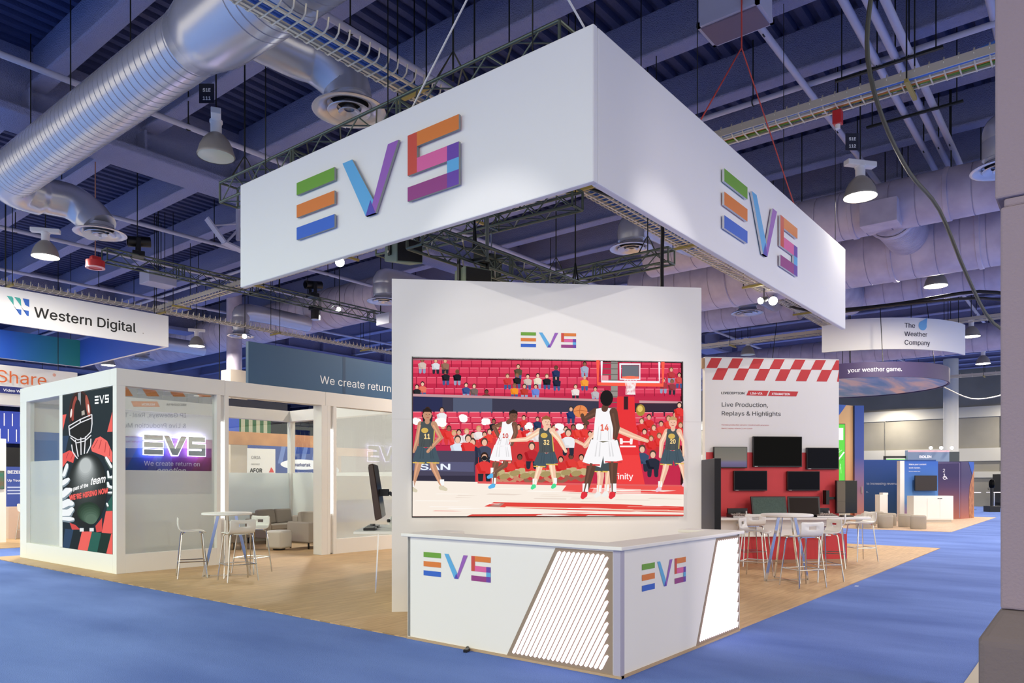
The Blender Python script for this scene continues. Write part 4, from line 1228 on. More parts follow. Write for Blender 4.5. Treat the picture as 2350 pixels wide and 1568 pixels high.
# shoulders, sleeves
p.poly([(50, 640), (110, 610), (160, 640), (140, 720), (90, 700), (50, 760)], (226, 84, 80)); p.poly([(292, 590), (330, 510), (372, 490), (430, 530), (474, 630), (474, 720), (400, 660), (300, 620)], (238, 104, 98))
for a in ((310, 590, 350, 520), (360, 600, 380, 520), (410, 630, 420, 540), (450, 660, 455, 590), (80, 680, 100, 630), (120, 690, 140, 640)):
    p.line([(a[0], a[1]), (a[2], a[3])], 6, (176, 54, 56))
p.poly([(110, 1240), (160, 1260), (200, 1300), (130, 1300)], (206, 70, 66)); p.poly([(330, 1270), (388, 1200), (388, 1320), (340, 1326)], (206, 70, 66)); p.rect(196, 1288, 316, 1318, (226, 230, 230)); p.rect(230, 1284, 280, 1318, (18, 22, 26))
# helmet
p.ell(200, 300, 96, 205, (58, 16, 16), 28); p.ell(196, 290, 80, 180, (24, 10, 12), 28); p.ell(150, 250, 20, 110, (150, 60, 50), 16, 8); p.ell(265, 230, 16, 100, (170, 84, 70), 16, -8); p.poly([(182, 115), (206, 108), (206, 270), (186, 280)], (150, 156, 164))
p.ell(124, 290, 8, 40, (240, 226, 220), 12, 6); p.ell(272, 250, 7, 40, (250, 236, 230), 12, -6)
p.poly([(158, 296), (236, 262), (240, 300), (166, 330)], (176, 170, 160)); p.ell(180, 320, 34, 150, (8, 8, 12), 18); p.poly([(115, 370), (290, 320), (285, 560), (200, 660), (130, 600)], (10, 10, 14))
WM = (226, 226, 230)
for L_ in ([(104, 400), (200, 344), (300, 300)], [(106, 430), (200, 372), (300, 330)], [(104, 400), (112, 480), (180, 520), (240, 506), (292, 452), (302, 380), (300, 300)], [(118, 500), (170, 546), (240, 530), (294, 480)],
           [(160, 520), (172, 600), (184, 665)], [(206, 500), (208, 650)], [(246, 490), (236, 640)], [(128, 560), (136, 620), (160, 660), (186, 690)], [(292, 510), (290, 570), (256, 640)], [(200, 346), (202, 372)]):
    p.line(L_, 9, WM)
# ball with studio shading of the printed photo
for k in range(26):
    f = k / 25
    g = 18 + int(165 * f ** 2.2)
    p.ell(258 - 12 * f, 960 - 215 * f, 172 * (1 - f * .72), 326 * (1 - f * .80), (g, g + 6, g + 6), 36, 3)
for k in range(6):
    f = k / 5
    g = 22 + int(60 * f)
    p.ell(275 + 20 * f, 1150 + 60 * f, 100 * (1 - f * .5), 90 * (1 - f * .5), (g, g + 26, g + 8), 24)
# gloves
GW, GG = (236, 240, 242), (130, 146, 156)
for L_, w in (([(60, 830), (86, 760), (90, 740)], (44, 38, 28)), ([(50, 900), (84, 880), (100, 868)], (66, 54, 36)), ([(48, 1000), (90, 970), (112, 960)], (88, 76, 50)), ([(50, 1090), (100, 1070), (128, 1080)], (92, 84, 58)), ([(50, 1160), (100, 1160), (130, 1130)], (80, 80, 52)), ([(50, 1210), (110, 1215), (140, 1215)], (40, 50, 34))):
    p.limb(L_, w, GG); p.limb([(a, b - 8) for a, b in L_], [v * .72 for v in w], GW)
for L_, w in (([(470, 760), (436, 700), (424, 680)], (40, 40, 30)), ([(474, 850), (446, 850), (440, 800)], (40, 34, 24)), ([(474, 940), (446, 930), (440, 900)], (44, 40, 30)), ([(470, 985), (446, 985)], (30, 24)), ([(440, 1100), (432, 1080)], (26, 22))):
    p.limb(L_, w, (70, 90, 84)); p.limb([(a, b - 6) for a, b in L_], [v * .6 for v in w], GW)
for P_, c in evs((246, 250, 250)):
    p.poly([(328 + a / 3.67 * 120, 212 - b * 70 - a / 3.67 * 14) for a, b in P_], c)
p.text('Be part of the', 106, 970, 44, (246, 246, 246), sx=.62, bold=.035, slope=-.27, down=True); p.text('team', 288, 912, 92, (250, 250, 250), sx=.62, bold=.02, shear=.25, slope=-.18, down=True)
p.text("WE'RE HIRING NOW", 112, 1044, 60, (236, 92, 86), sx=.58, bold=.045, slope=-.19, down=True)
p.build('picture', attr_mat('lit_poster', .7), t, 'lit picture of a player in a helmet with hiring words')
# blue slogan header on the room roof
t = thing('header_sign', 'long blue sign reading We create return standing on the roof of the glass room', 'sign', (3.35, 10.9, 3.575))
link('panel', MB().box((0, 0, 0), (5.2, .1, .98)), mat('blue_steel_print', (44, 84, 122), .55), t, bevel=.004)
pt = PT(y=-.003)
pt.text('We create return on emotion', 1.80, .285, .255, (232, 236, 240), sx=1.12)
pt.build('lettering', PAINT, t, 'white slogan')
link('foot', MB().box((.3, .02, -.01), (.5, .5, .0)).box((4.4, .02, -.01), (4.6, .5, 0)), BLACK, t)
link('panel_seam', MB().box((2.45, -.002, 0), (2.53, -.001, .98)), mat('seam_blue', (34, 66, 100), .6), t)

# ================================================================ FURNITURE
def make_stool(label, group='white bar stools'):
    t = thing('bar_stool', label, 'bar stool', (0, 0, 0), 0, group)
    # front = local +y ; one bent shell from back edge down to the seat front
    prof = [(-.205, .985), (-.207, .96), (-.208, .925), (-.206, .875), (-.20, .84), (-.19, .81), (-.17, .785), (-.13, .772), (-.06, .768), (.02, .772), (.10, .776), (.16, .770), (.20, .755), (.215, .742)]
    xs = [-.205, -.195, -.15, -.065, .065, .15, .195, .205]
    mb = MB()
    for j, (y, z) in enumerate(prof):
        for x in xs:
            e = 1 - .10 * (abs(x) / .205) ** 8 * (1 if j in (0, len(prof) - 1) else 0)
            dz = .010 * (x / .2) ** 2
            mb.v.append((x * e, y, z + dz - (.012 if j == 0 and abs(x) > .2 else 0)))
    W = len(xs)
    for j in range(len(prof) - 1):
        for i in range(W - 1):
            if j == 2 and i == 3:
                continue
            mb.f.append((j * W + i, j * W + i + 1, (j + 1) * W + i + 1, (j + 1) * W + i)); mb.c.append(None)
    o = link('seat', mb, mat('white_stool_shell', (232, 230, 224), .3) if 'white_stool_shell' not in bpy.data.materials else bpy.data.materials['white_stool_shell'], t, smooth=60)
    s = o.modifiers.new('thick', 'SOLIDIFY'); s.thickness = .014
    o['label'] = 'white one-piece seat with low back and hand slot'
    for sx in (-1, 1):
        for sy in (-1, 1):
            link('leg', MB().tube([(sx * .12, sy * .12, .752), (sx * .165, sy * .15, .745), (sx * .18, sy * .16, .71), (sx * .245, sy * .225, 0)], .0115, 8), CHROME, t, smooth=True)
    link('seat_frame', MB().obox((-.15, .12, .752), (.15, .12, .752), .02, .012).obox((-.15, -.12, .752), (.15, -.12, .752), .02, .012), CHROME, t)
    q = [(.225 * a, .205 * b, .27) for a, b in ((-1, -1), (1, -1), (1, 1), (-1, 1))]
    mb = MB()
    for i in range(4):
        mb.cyl(q[i], q[(i + 1) % 4], .009, 8)
    link('footrest', mb, CHROME, t, smooth=True)
    return t
def heading(dx, dy):
    return math.degrees(math.atan2(dy, dx)) - 90
FZ = .012
first = make_stool('white bar stool in profile left of the round table by the glass room')
SK_ = [((1.06, 8.88), (.55, -.25), None),
       ((1.30, 7.86), (.12, .62), 'white bar stool with its back to the camera at the left round table'),
       ((2.02, 8.62), (-.9, -.25), 'bar stool with a greenish lit back right of the left round table'),
       ((6.32, .52), (.30, .45), 'nearest white bar stool with its back to the camera at the right round table'),
       ((6.98, 1.50), (.05, -.75), 'white bar stool left of the right round table, back to the left'),
       ((7.24, .50), (-.42, .38), 'white bar stool behind the nearest one, right of the right round table'),
       ((8.65, 2.22), (.7, .7), 'white bar stool tucked under the left part of the red wall desk'),
       ((9.30, .90), (-.2, .9), 'white bar stool tucked under the right part of the red wall desk'),
       ((10.80, .78), (-.63, .60), 'white bar stool beyond the right corner of the red wall')]
for (pos, hd, lab) in SK_:
    if lab is None:
        first.location = (*pos, FZ); first.rotation_euler = (0, 0, R(heading(*hd)))
    else:
        dup(first, (*pos, FZ), heading(*hd), lab)
def make_table(label):
    t = thing('bar_table', label, 'table', (0, 0, 0), 0, 'round bar tables')
    link('tabletop', MB().lathe([(.001, 1.035), (.37, 1.035), (.40, 1.045), (.40, 1.072), (.392, 1.078), (.001, 1.078)], (0, 0, 0), 56), WHITE, t, smooth=40)
    for k in range(4):
        a = PI / 4 + k * PI / 2
        c, s = math.cos(a), math.sin(a)
        link('leg', MB().obox((.14 * c, .14 * s, 1.035), (.37 * c, .37 * s, 0), .05, .012, (-s, c, 0)), CHROME, t, bevel=.002)
    link('base_cross', MB().obox((.37 * .707, .37 * .707, .02), (-.37 * .707, -.37 * .707, .02), .012, .02).obox((-.37 * .707, .37 * .707, .02), (.37 * .707, -.37 * .707, .02), .012, .02), CHROME, t)
    return t
tb = make_table('round white bar table with chrome legs in front of the glass room')
tb.location = (1.46, 8.47, FZ); tb.rotation_euler = (0, 0, R(8))
dup(tb, (6.80, .92, FZ), 4, 'round white bar table with chrome legs before the red wall')

UPH = mat('beige_grey_upholstery', (172, 162, 150), .9, bump=(160, .3, .003))
UPHD = mat('dark_taupe_upholstery', (112, 104, 94), .9, bump=(160, .3, .003))
def sofa(label, loc, rz, w, m, d=.82):
    t = thing('sofa', label, 'sofa', loc, rz)
    # front faces local -y
    k = dict(bevel=.035, seg=3)
    link('base', MB().box((-w / 2 + .12, -d / 2 + .02, .2), (w / 2 - .12, d / 2, .36)), m, t, bevel=.02)
    for s in (-1, 1):
        link('arm', MB().box((s * w / 2 - (.15 if s > 0 else 0), -d / 2, .15), (s * w / 2 + (.15 if s < 0 else 0), d / 2, .64)), m, t, **k)
    link('backrest', MB().box((-w / 2 + .15, d / 2 - .22, .3), (w / 2 - .15, d / 2, .78)), m, t, **k)
    n = 2 if w > 1.2 else 1
    cw = (w - .32) / n
    for i in range(n):
        x = -w / 2 + .16 + i * cw
        link('seat_cushion', MB().box((x + .005, -d / 2 + .01, .36), (x + cw - .005, d / 2 - .22, .50)), m, t, **k)
        link('back_cushion', MB().add([(x + .005, d / 2 - .38, .5), (x + cw - .005, d / 2 - .38, .5), (x + cw - .005, d / 2 - .2, .5), (x + .005, d / 2 - .2, .5), (x + .005, d / 2 - .30, .88), (x + cw - .005, d / 2 - .30, .88), (x + cw - .005, d / 2 - .16, .86), (x + .005, d / 2 - .16, .86)],
                                       [(3, 2, 1, 0), (4, 5, 6, 7), (0, 1, 5, 4), (1, 2, 6, 5), (2, 3, 7, 6), (3, 0, 4, 7)]), m, t, bevel=.05, seg=3)
    for sx in (-1, 1):
        for sy in (-1, 1):
            link('leg', MB().box((sx * (w / 2 - .05) - .015, sy * (d / 2 - .08) - .015, 0), (sx * (w / 2 - .05) + .015, sy * (d / 2 - .08) + .015, .30 if sy < 0 else .2)), BLACK, t)
    return t
sofa('beige two seat sofa with a black leg near the doorway of the glass room', (6.10, 12.0, FZ), 4, 1.62, UPH)
sofa('beige sofa farther back in the glass room, along the frosted rear glass', (6.15, 14.05, FZ), 10, 1.5, UPH)
sofa('taupe sofa seen blurred behind the frosted front glass', (1.55, 11.0, FZ), 180, 1.7, UPHD)
sofa('beige armchair behind the round table in the glass room', (4.0, 13.4, FZ), -20, .85, UPH)
def pouf(label, loc, s=.42, h=.43):
    t = thing('ottoman', label, 'ottoman', loc, 20)
    link('cushion', MB().box((-s / 2, -s / 2, .04), (s / 2, s / 2, h)), mat('off_white_leather', (222, 218, 208), .55), t, bevel=.055, seg=4)
    link('plinth', MB().cyl((0, 0, 0), (0, 0, .045), .14, 20), BLACK, t)
    return t
pouf('white cube ottoman in front of the beige sofa', (4.85, 12.05, FZ), .44, .46)
pouf('white cube ottoman half hidden by the doorway post', (5.9, 10.95, FZ))
pouf('white cube ottoman behind the left round table', (3.4, 12.4, FZ))
t = thing('side_table', 'small table with thin gold legs behind the greenish stool', 'side table', (4.35, 12.75, FZ))
link('tabletop', MB().box((-.2, -.2, .44), (.2, .2, .47)), mat('dark_top', (70, 64, 58), .5), t)
GOLD = mat('brass_legs', (168, 140, 96), .3, .9)
for a in (-1, 1):
    link('leg', MB().tube([(a * .18, -.18, .44), (a * .18, -.18, .01), (a * .18, .18, .01), (a * .18, .18, .44)], .009, 6), GOLD, t)

# ---------------------------------------------------------------- red demo wall
t = thing('red_demo_wall', 'white and red demo wall with a checker border and mounted monitors', 'display wall', (8.60, 3.12, FZ), -45)
RW = 2.81
link('wall_panel', MB().box((0, 0, .0), (RW, .14, 4.08)), WHITE, t)
pt = PT(y=-.003, clip=(.0, 0, RW, 4.08))
CK = (206, 52, 56)
pt.rect(0.02, .012, RW, 2.185, (214, 62, 66))
for i in range(-1, 8):
    x = .48 + i * .437
    pt.poly([(x - .02, 3.86), (x + .20, 3.86), (x + .315, 4.075), (x + .095, 4.075)], CK)
    pt.poly([(x - .335 + .437 - .0, 3.625), (x - .115 + .437, 3.625), (x + .0 + .437, 3.86), (x - .22 + .437, 3.86)], CK)
pt.rect(0, 4.06, RW, 4.08, (224, 222, 218))
DK = (40, 40, 44)
pt.text('LIVECEPTION', .33, 3.345, .062, DK, bold=.02, sx=1.2)
pt.text('\u00ae', .835, 3.385, .022, DK)
pt.poly([(.855, 3.325), (1.275, 3.32), (1.32, 3.42), (.90, 3.42)], CK); pt.text('LSM-VIA', .935, 3.345, .058, (250, 240, 240), bold=.03)
pt.poly([(1.305, 3.32), (1.90, 3.315), (1.945, 3.415), (1.35, 3.42)], CK); pt.text('XTRAMOTION', 1.385, 3.34, .058, (250, 240, 240), bold=.03)
pt.text('Live Production,', .335, 3.095, .118, DK, sx=1.14); pt.text('Replays & Highlights', .335, 2.92, .118, DK, sx=1.14)
pt.text('Flexible production servers | Control with precision', .335, 2.72, .032, (196, 64, 66), sx=1.35); pt.text('GenAI replay effects | Live Zoom', .335, 2.65, .032, (196, 64, 66), sx=1.35)
pt.build('graphic', PAINT, t, 'red and white printed checker, headings and red field')
link('wood_edge', MB().box((-.06, .02, 3.86), (0, .12, 4.06)), mat('raw_wood_edge', (200, 160, 116), .6), t)
def w45(x, y, z, o=(8.60, 3.12)):
    c = math.cos(R(45))
    return (o[0] + (x + y) * c, o[1] + (-x + y) * c, z)
GREYSC = ramp_mat('grey_graded_screen', [(0, (90, 84, 130)), (.25, (118, 112, 160)), (.4, (130, 128, 116)), (1, (110, 114, 104))], 'Z', 0, .42, .25)  # base colour graded upward from violet to grey, no emission
def flat_tv(label, x, z, w, h, scr=GLASSK, y=-.07):
    m = thing('wall_monitor', label, 'monitor', w45(x, 0, z), -45)
    link('bezel', MB().box((0, y, 0), (w, y + .05, h)), BLACK, m, bevel=.004)
    link('screen', MB().box((.012, y - .002, .022), (w - .012, y, h - .012)), scr, m)
    link('mount', MB().box((w * .3, y + .05, h * .3), (w * .7, -.004, h * .7)), DARKM, m)
    link('badge', MB().box((.03, y - .003, .006), (.09, y - .001, .013)), WHITE, m)
    return m
NAVYS = mat('dark_navy_screen', (9, 12, 24), .12, spec=.08)
flat_tv('grey wall monitor at upper left of the red wall', .155, 1.882, .69, .42, GREYSC)
flat_tv('largest black monitor, top centre of the red wall', .97, 1.905, 1.02, .61)
flat_tv('dark monitor at upper right of the red wall', 2.09, 1.86, .68, .435, NAVYS)
flat_tv('lower left dark monitor on the red wall', .57, 1.43, .69, .40, NAVYS)
flat_tv('lower right dark monitor on the red wall', 1.685, 1.43, .68, .39, NAVYS)
t = thing('demo_desk', 'white counter desk along the foot of the red wall', 'desk', w45(0, -.005, FZ), -45)
link('desktop', MB().prismz([(-.35, -.003), (-.35, -.62), (2.9, -.62), (3.15, -.56), (3.25, -.35), (3.15, -.12), (2.95, -.003)], .86, .905), WHITE, t, bevel=.008)
link('apron', MB().box((.0, -.40, .55), (2.35, -.36, .86)), WHITE, t)
link('cabinet', MB().box((.0, -.34, .0), (2.78, -.001, .56)), mat('red_cabinet', (196, 48, 54), .5), t)
link('kick_board', MB().box((0, -.352, 0), (2.78, -.342, .07)), mat('taupe_kick', (166, 130, 106), .6), t)
link('apron_ledge', MB().box((.0, -.42, .53), (2.4, -.34, .555)), WHITE, t)
def desk_mon(label, x, w, h, lean, scr, rz=0):
    m = thing('desk_monitor', label, 'monitor', w45(x, -.30, .918), -45 + rz)
    y1 = h * math.tan(R(lean))
    mb = MB().add([(0, 0, .02), (w, 0, .02), (w, y1, h), (0, y1, h), (0, .04, .02), (w, .04, .02), (w, y1 + .04, h), (0, y1 + .04, h)], [(0, 1, 2, 3), (7, 6, 5, 4), (0, 4, 5, 1), (1, 5, 6, 2), (2, 6, 7, 3), (3, 7, 4, 0)])
    link('bezel', mb, BLACK, m, bevel=.006)
    f = lambda z: (z - .02) / (h - .02) * y1 - .003
    link('screen', MB().add([(.03, f(.05), .05), (w - .03, f(.05), .05), (w - .03, f(h - .03), h - .03), (.03, f(h - .03), h - .03)], [(0, 1, 2, 3)]), scr, m)
    link('stand', MB().box((w * .3, .02, 0), (w * .7, y1 + .1, .025)), BLACK, m)
    return m
desk_mon('left desk monitor with a greenish grey screen below the mounted ones', .85, .72, .40, 12, mat('green_grey_screen', (64, 82, 76), .2, spec=.2, noise_mix=(30, (74, 94, 86))))
desk_mon('right desk monitor with a dark brown tilted screen', 1.585, .60, .40, 12, mat('brown_screen', (46, 38, 34), .4, spec=.1), -16)
def panel_ctl(label, x):
    m = thing('replay_controller', label, 'controller', w45(x, -.52, .918), -45)
    link('body', MB().add([(0, 0, 0), (.44, 0, 0), (.44, .3, 0), (0, .3, 0), (0, 0, .03), (.44, 0, .03), (.44, .3, .08), (0, .3, .08)], [(3, 2, 1, 0), (4, 5, 6, 7), (0, 1, 5, 4), (1, 2, 6, 5), (2, 3, 7, 6), (3, 0, 4, 7)]), BLACK, m, bevel=.004)
    link('screen_block', MB().box((.02, .27, .07), (.42, .33, .17)), BLACK, m, bevel=.004)
    ky = MB()
    for i in range(8):
        for j in range(3):
            ky.box((.03 + i * .05, .03 + j * .06, .035 + j * .010), (.07 + i * .05, .07 + j * .06, .048 + j * .011))
    link('keys', ky, mat('beige_grey_keys', (176, 160, 150), .5), m)['label'] = 'rows of pale keys'
    link('jog_wheel', MB().cyl((.2, .21, .06), (.2, .21, .085), .045, 20), mat('grey_wheel', (140, 136, 132), .35), m)
    link('shuttle_lever', MB().box((.34, .16, .06), (.36, .19, .12)), WHITE, m)
    link('front_edge', MB().box((.01, -.012, .004), (.43, -.001, .026)), WHITE, m)
    return m
panel_ctl('replay control panel with pale keys at the left end of the red wall desk', .35)
panel_ctl('replay control panel with pale keys right of the tilted desk monitor', 2.05)
t = thing('control_keyboard', 'small flat black keyboard at the right end of the red wall desk', 'keyboard', w45(2.62, -.45, .918), -45)
link('body', MB().box((0, 0, 0), (.24, .12, .022)), BLACK, t, bevel=.004)
link('keys', MB().box((.01, .01, .022), (.23, .11, .027)), mat('charcoal_keys', (52, 52, 54), .5), t)
def side_tv(label, x, y, z, rz, w, h, arm):
    m = thing('swivel_monitor', label, 'monitor', w45(x, y, z), -45 + rz)
    link('bezel', MB().box((-w / 2, -.03, 0), (w / 2, .03, h)), BLACK, m, bevel=.006)
    pt = PT(y=-.032, step=2e-4)
    pt.rect(-w / 2 + .015, .015, w / 2 - .015, h - .015, (12, 12, 16)); pt.rect(-w / 2 + .015, .015, -w / 2 + w * .42, h - .015, (104, 92, 74)); pt.rect(-w / 2 + .015, h * .36, w / 2 - .015, h * .364, (40, 38, 34))
    pt.build('screen', attr_mat('half_lit_screen', 0, .15), m)
    link('arm', MB().box(arm[0], arm[1]).box(arm[2], arm[3]), DARKM, m)
    return m
side_tv('portrait monitor swung out on an arm at the right edge of the red wall', 2.88, -.14, .975, 4, .46, .66, ((-.42, .02, .28), (0, .05, .33), (-.45, -.02, .18), (-.38, .1, .46)))
side_tv('slim portrait monitor at the left edge of the red wall', .0, -.34, .99, 60, .46, .66, ((-.02, .02, .28), (.24, .05, .33), (.22, .0, .2), (.26, .06, .42)))

# ================================================================ TRUSSES, LAMPS, SPEAKERS
def truss(label, a, b, s=.28, pitch=.34, hang=(.1, .9)):
    a, b = Vector(a), Vector(b)
    t = thing('lighting_truss', label, 'truss', a)
    d = b - a
    L = d.length
    u = d.normalized()
    n = Vector((0, 0, 1)).cross(u).normalized()
    z = Vector((0, 0, 1))
    P = lambda l, i, j: u * l + n * (i * s / 2) + z * (j * s / 2)
    for i, j in ((-1, -1), (1, -1), (-1, 1), (1, 1)):
        link('chord', MB().cyl(P(0, i, j), P(L, i, j), .021, 10), TRUSS, t, smooth=True)
    mb = MB()
    l = .06
    k = 0
    while l + pitch < L:
        e = 1 if k % 2 == 0 else -1
        for i in (-1, 1):
            mb.cyl(P(l, i, -e), P(l + pitch, i, e), .010, 6)
            mb.cyl(P(l, -e, i), P(l + pitch, e, i), .010, 6)
        if k % 6 == 5:
            for i in (-1, 1):
                mb.cyl(P(l, i, -1), P(l, i, 1), .016, 6); mb.cyl(P(l, -1, i), P(l, 1, i), .016, 6)
                mb.cyl(P(l + .06, i, -1), P(l + .06, i, 1), .016, 6)
        l += pitch
        k += 1
    for q in (0.0, L):
        for i in (-1, 1):
            mb.cyl(P(q, i, -1), P(q, i, 1), .018, 8); mb.cyl(P(q, -1, i), P(q, 1, i), .018, 8)
    link('brace_tubes', mb, TRUSS, t, smooth=True)['label'] = 'diagonal bracing tubes'  # separate bracing tubes gathered in one mesh
    for h in hang:
        q = P(L * h, 0, 1)
        link('hanging_chain', MB().cyl(q, (q.x, q.y, 9.8 - a.z), .012, 6).tube([P(L * h - .12, -1, 1), (q.x, q.y, q.z + .35), P(L * h + .12, 1, 1)], .014, 6), DARKM, t)
    return t
truss('black truss along the top of the left banner arm', (1.0, 7.62, 6.09), (1.0, 1.2, 6.09), .30, .36, (.07, .75))
truss('black truss at left carrying moving spotlights above the sign', (2.55, 15.9, 7.13), (12.3, 15.9, 7.13), .30, .36, (.08, .5, .9))
truss('black truss just under the middle of the left banner arm', (3.5, 2.75, 5.62), (3.5, 6.9, 5.72), .26, .30, (.3, .8))
truss('black truss running behind the top of the video wall', (1.15, 3.6, 4.66), (5.6, 3.6, 4.66), .27, .33, (.25, .8))
truss('short black truss below the bent duct under the banner', (7.2, 3.15, 5.77), (7.2, 6.4, 5.77), .26, .30, (.15, .8))
solo('support_pole', MB().cyl((2.55, 3.62, 0), (2.55, 3.62, 5.6), .026, 12), mat('grey_green_pole', (128, 136, 124), .4, .4), 'grey pole rising behind the top edge of the video wall', 'pole', smooth=True)
cable('black cable dropping behind the right end of the video wall', [(5.6, 3.9, 6.7), (5.45, 3.0, 6.2), (5.3, 2.4, 5.9), (5.28, 2.35, 5.0), (5.28, 2.35, 4.0)], .03, (22, 22, 24))

def ctop(y):
    f = (y + 14) % .3
    return 9.775 if f < .13 or f > .29 else (9.87 if .16 < f < .27 else 9.82)
def high_bay(label, x, y, z=6.8, lit=True, rz=0, sign=None, tilt=0):
    t = thing('high_bay_lamp', label, 'lamp', (x, y, z), rz, 'high bay lamps')
    dome = mat('smoky_lamp_dome', (168, 162, 150), .3, .1) if 'smoky_lamp_dome' not in bpy.data.materials else bpy.data.materials['smoky_lamp_dome']
    link('dome', MB().lathe([(.285, 0), (.292, .02), (.28, .05), (.25, .16), (.20, .26), (.13, .34), (.09, .37), (.08, .37)], (0, 0, 0), 32), dome, t, smooth=60)
    link('lens', MB().lathe([(.001, -.012), (.2, -.008), (.278, .006)], (0, 0, 0), 32), LENS if lit else mat('unlit_lens', (196, 206, 184), .3), t, smooth=60)
    link('neck', MB().cyl((0, 0, .36), (0, 0, .54), .085, 16).cyl((0, 0, .54), (0, 0, .58), .1, 16), WHITE, t, smooth=40)
    link('ballast_box', MB().box((-.30, -.075, .56), (.30, .075, .66)), WHITE, t, bevel=.012)
    link('chain', MB().cyl((0, 0, .66), (0, 0, ctop(y) - z), .012, 6), DARKM, t)
    if sign:
        o = link('number_tag', MB().box((-.27, -.006, .86), (-.03, .006, 1.17)), mat('navy_tag', (26, 32, 54), .6) if 'navy_tag' not in bpy.data.materials else bpy.data.materials['navy_tag'], t)
        o.rotation_euler = (0, 0, R(-51 - rz))
        pt = PT(y=-.008)
        pt.text(sign[0], -.15, 1.04, .075, (235, 238, 240), 'c', .95, .035); pt.text(sign[1], -.15, .91, .075, (235, 238, 240), 'c', .95, .035)
        pt.build('tag_lettering', PAINT, o)
    return t
high_bay('unlit high bay lamp with an S1E 111 tag left of the banner', 1.0, 8.0, 6.8, False, 60, ('S1E', '111'))
high_bay('lit high bay lamp with an S1E 112 tag right of the banner', 9.3, .42, 6.82, True, -38, ('S1E', '112'))
high_bay('lit high bay lamp at far left beside the red beacon', 1.3, 16.0, 6.8, True, -35)
high_bay('lit high bay lamp under the third mauve duct at right', 17.3, .46, 6.85, True, -30)
high_bay('lit high bay lamp above the roof of the glass room', 9.2, 24.0, 6.8, True, -30)
high_bay('lit high bay lamp peeking past the right end of the curved sign', 25.6, .65, 6.8, True)
high_bay('unlit high bay lamp above the checkered red wall', 24.3, 8.3, 6.8, False)
high_bay('far lit high bay lamp near the pillar above the dummy', 33.0, 1.1, 6.8, True)
high_bay('farthest lit high bay lamp near the pillar', 41.6, .8, 6.8, True)
high_bay('far lit high bay lamp at the corner of the glass room roof', 9.1, 31.5, 6.8, True)
high_bay('far lit high bay lamp seen through the left side glass', 9.1, 39.2, 6.0, True)

def moving_head(label, loc, rz=0, up=True):
    t = thing('moving_spotlight', label, 'spotlight', loc, rz)
    link('base', MB().box((-.18, -.14, 0), (.18, .14, .12)), BLACK, t, bevel=.01)
    link('yoke', MB().box((-.2, -.05, .12), (-.15, .05, .45)).box((.15, -.05, .12), (.2, .05, .45)).box((-.2, -.05, .11), (.2, .05, .16)), BLACK, t, bevel=.01)
    link('head', MB().cyl((0, -.28, .42), (0, .24, .36), .13, 18), BLACK, t, smooth=40)
    link('lens', MB().cyl((0, .24, .36), (0, .262, .357), .10, 18), GLASSK, t)
    return t
moving_head('black moving spotlight standing on the left end of the truss', (3.35, 15.9, 7.27), 70)
moving_head('black moving spotlight on the truss left of the video wall', (8.6, 15.9, 7.27), 80)
t = thing('moving_spotlight', 'black moving spotlight hanging under the truss left of the video wall', 'spotlight', (8.7, 15.9, 6.62))
link('base', MB().box((-.15, -.15, .28), (.15, .15, .40)), BLACK, t, bevel=.01)
link('head', MB().cyl((0, 0, 0), (0, 0, .3), .14, 18), BLACK, t, smooth=40)
link('lens', MB().cyl((0, 0, -.012), (0, 0, 0), .12, 18), SILVER, t)
def flood(label, loc, aim, r=.10, L=.25, hang=None, m=SPOTL):
    t = thing('spotlight', label, 'spotlight', loc)
    d = (Vector(aim) - Vector(loc)).normalized()
    link('can', MB().tube([-d * L, -d * .02, (0, 0, 0)], [r * .7, r, r], 18), BLACK, t, smooth=40)
    link('lens', MB().tube([(0, 0, 0), d * .012], r * .92, 18), m, t)
    link('hanger_rod', MB().cyl(tuple(-d * L * .6), (-d.x * L * .6, -d.y * L * .6, (hang or ctop(loc[1] - d.y * L * .6)) - loc[2]), .012, 6), DARKM, t)
    return t
CAMP = (-5.2, -3.0, 1.6)
flood('glaring round spotlight just below the left banner arm', (5.6, 10.75, 6.70), CAMP, .11)
flood('glaring spotlight on the lighting truss left of the video wall', (9.45, 15.72, 7.05), (-4, 2, 0), .07)
flood('glaring round spotlight under the far right end of the banner', (14.4, 3.8, 6.42), CAMP, .12)
flood('second smaller spotlight beside the glaring one under the banner end', (13.9, 3.95, 6.35), (0, 8, 1), .09)
flood('small glaring spotlight above the blue slogan header', (8.3, 19.2, 6.45), (-4, 2, 1), .08)
t = thing('beacon', 'red round beacon hanging beside the lit lamp at far left', 'beacon', (2.02, 15.1, 6.55))
REDM = mat('red_enamel', (196, 40, 44), .4)
link('body', MB().cyl((0, 0, 0), (0, 0, .16), .20, 24), REDM, t, smooth=40)
link('cap', MB().box((-.1, -.08, .16), (.1, .08, .26)), REDM, t, bevel=.01)
link('rim', MB().lathe([(.14, -.01), (.2, -.012), (.205, .01)], (0, 0, 0), 24), mat('pink_white_rim', (232, 176, 176), .5), t)
link('cord', MB().cyl((0, 0, .26), (0, 0, 3.25), .012, 6), mat('orange_cord', (170, 120, 100), .6), t)
t = thing('beacon', 'small red and white box hanging under the upper right cable tray', 'junction box', (6.08, -.05, 6.79))
link('body', MB().box((-.06, -.06, 0), (.06, .06, .2)), REDM, t, bevel=.008)
link('cap', MB().cyl((0, 0, -.06), (0, 0, 0), .035, 12), WHITE, t)
link('cord', MB().cyl((0, 0, .2), (0, 0, .24), .01, 6), BLACK, t)
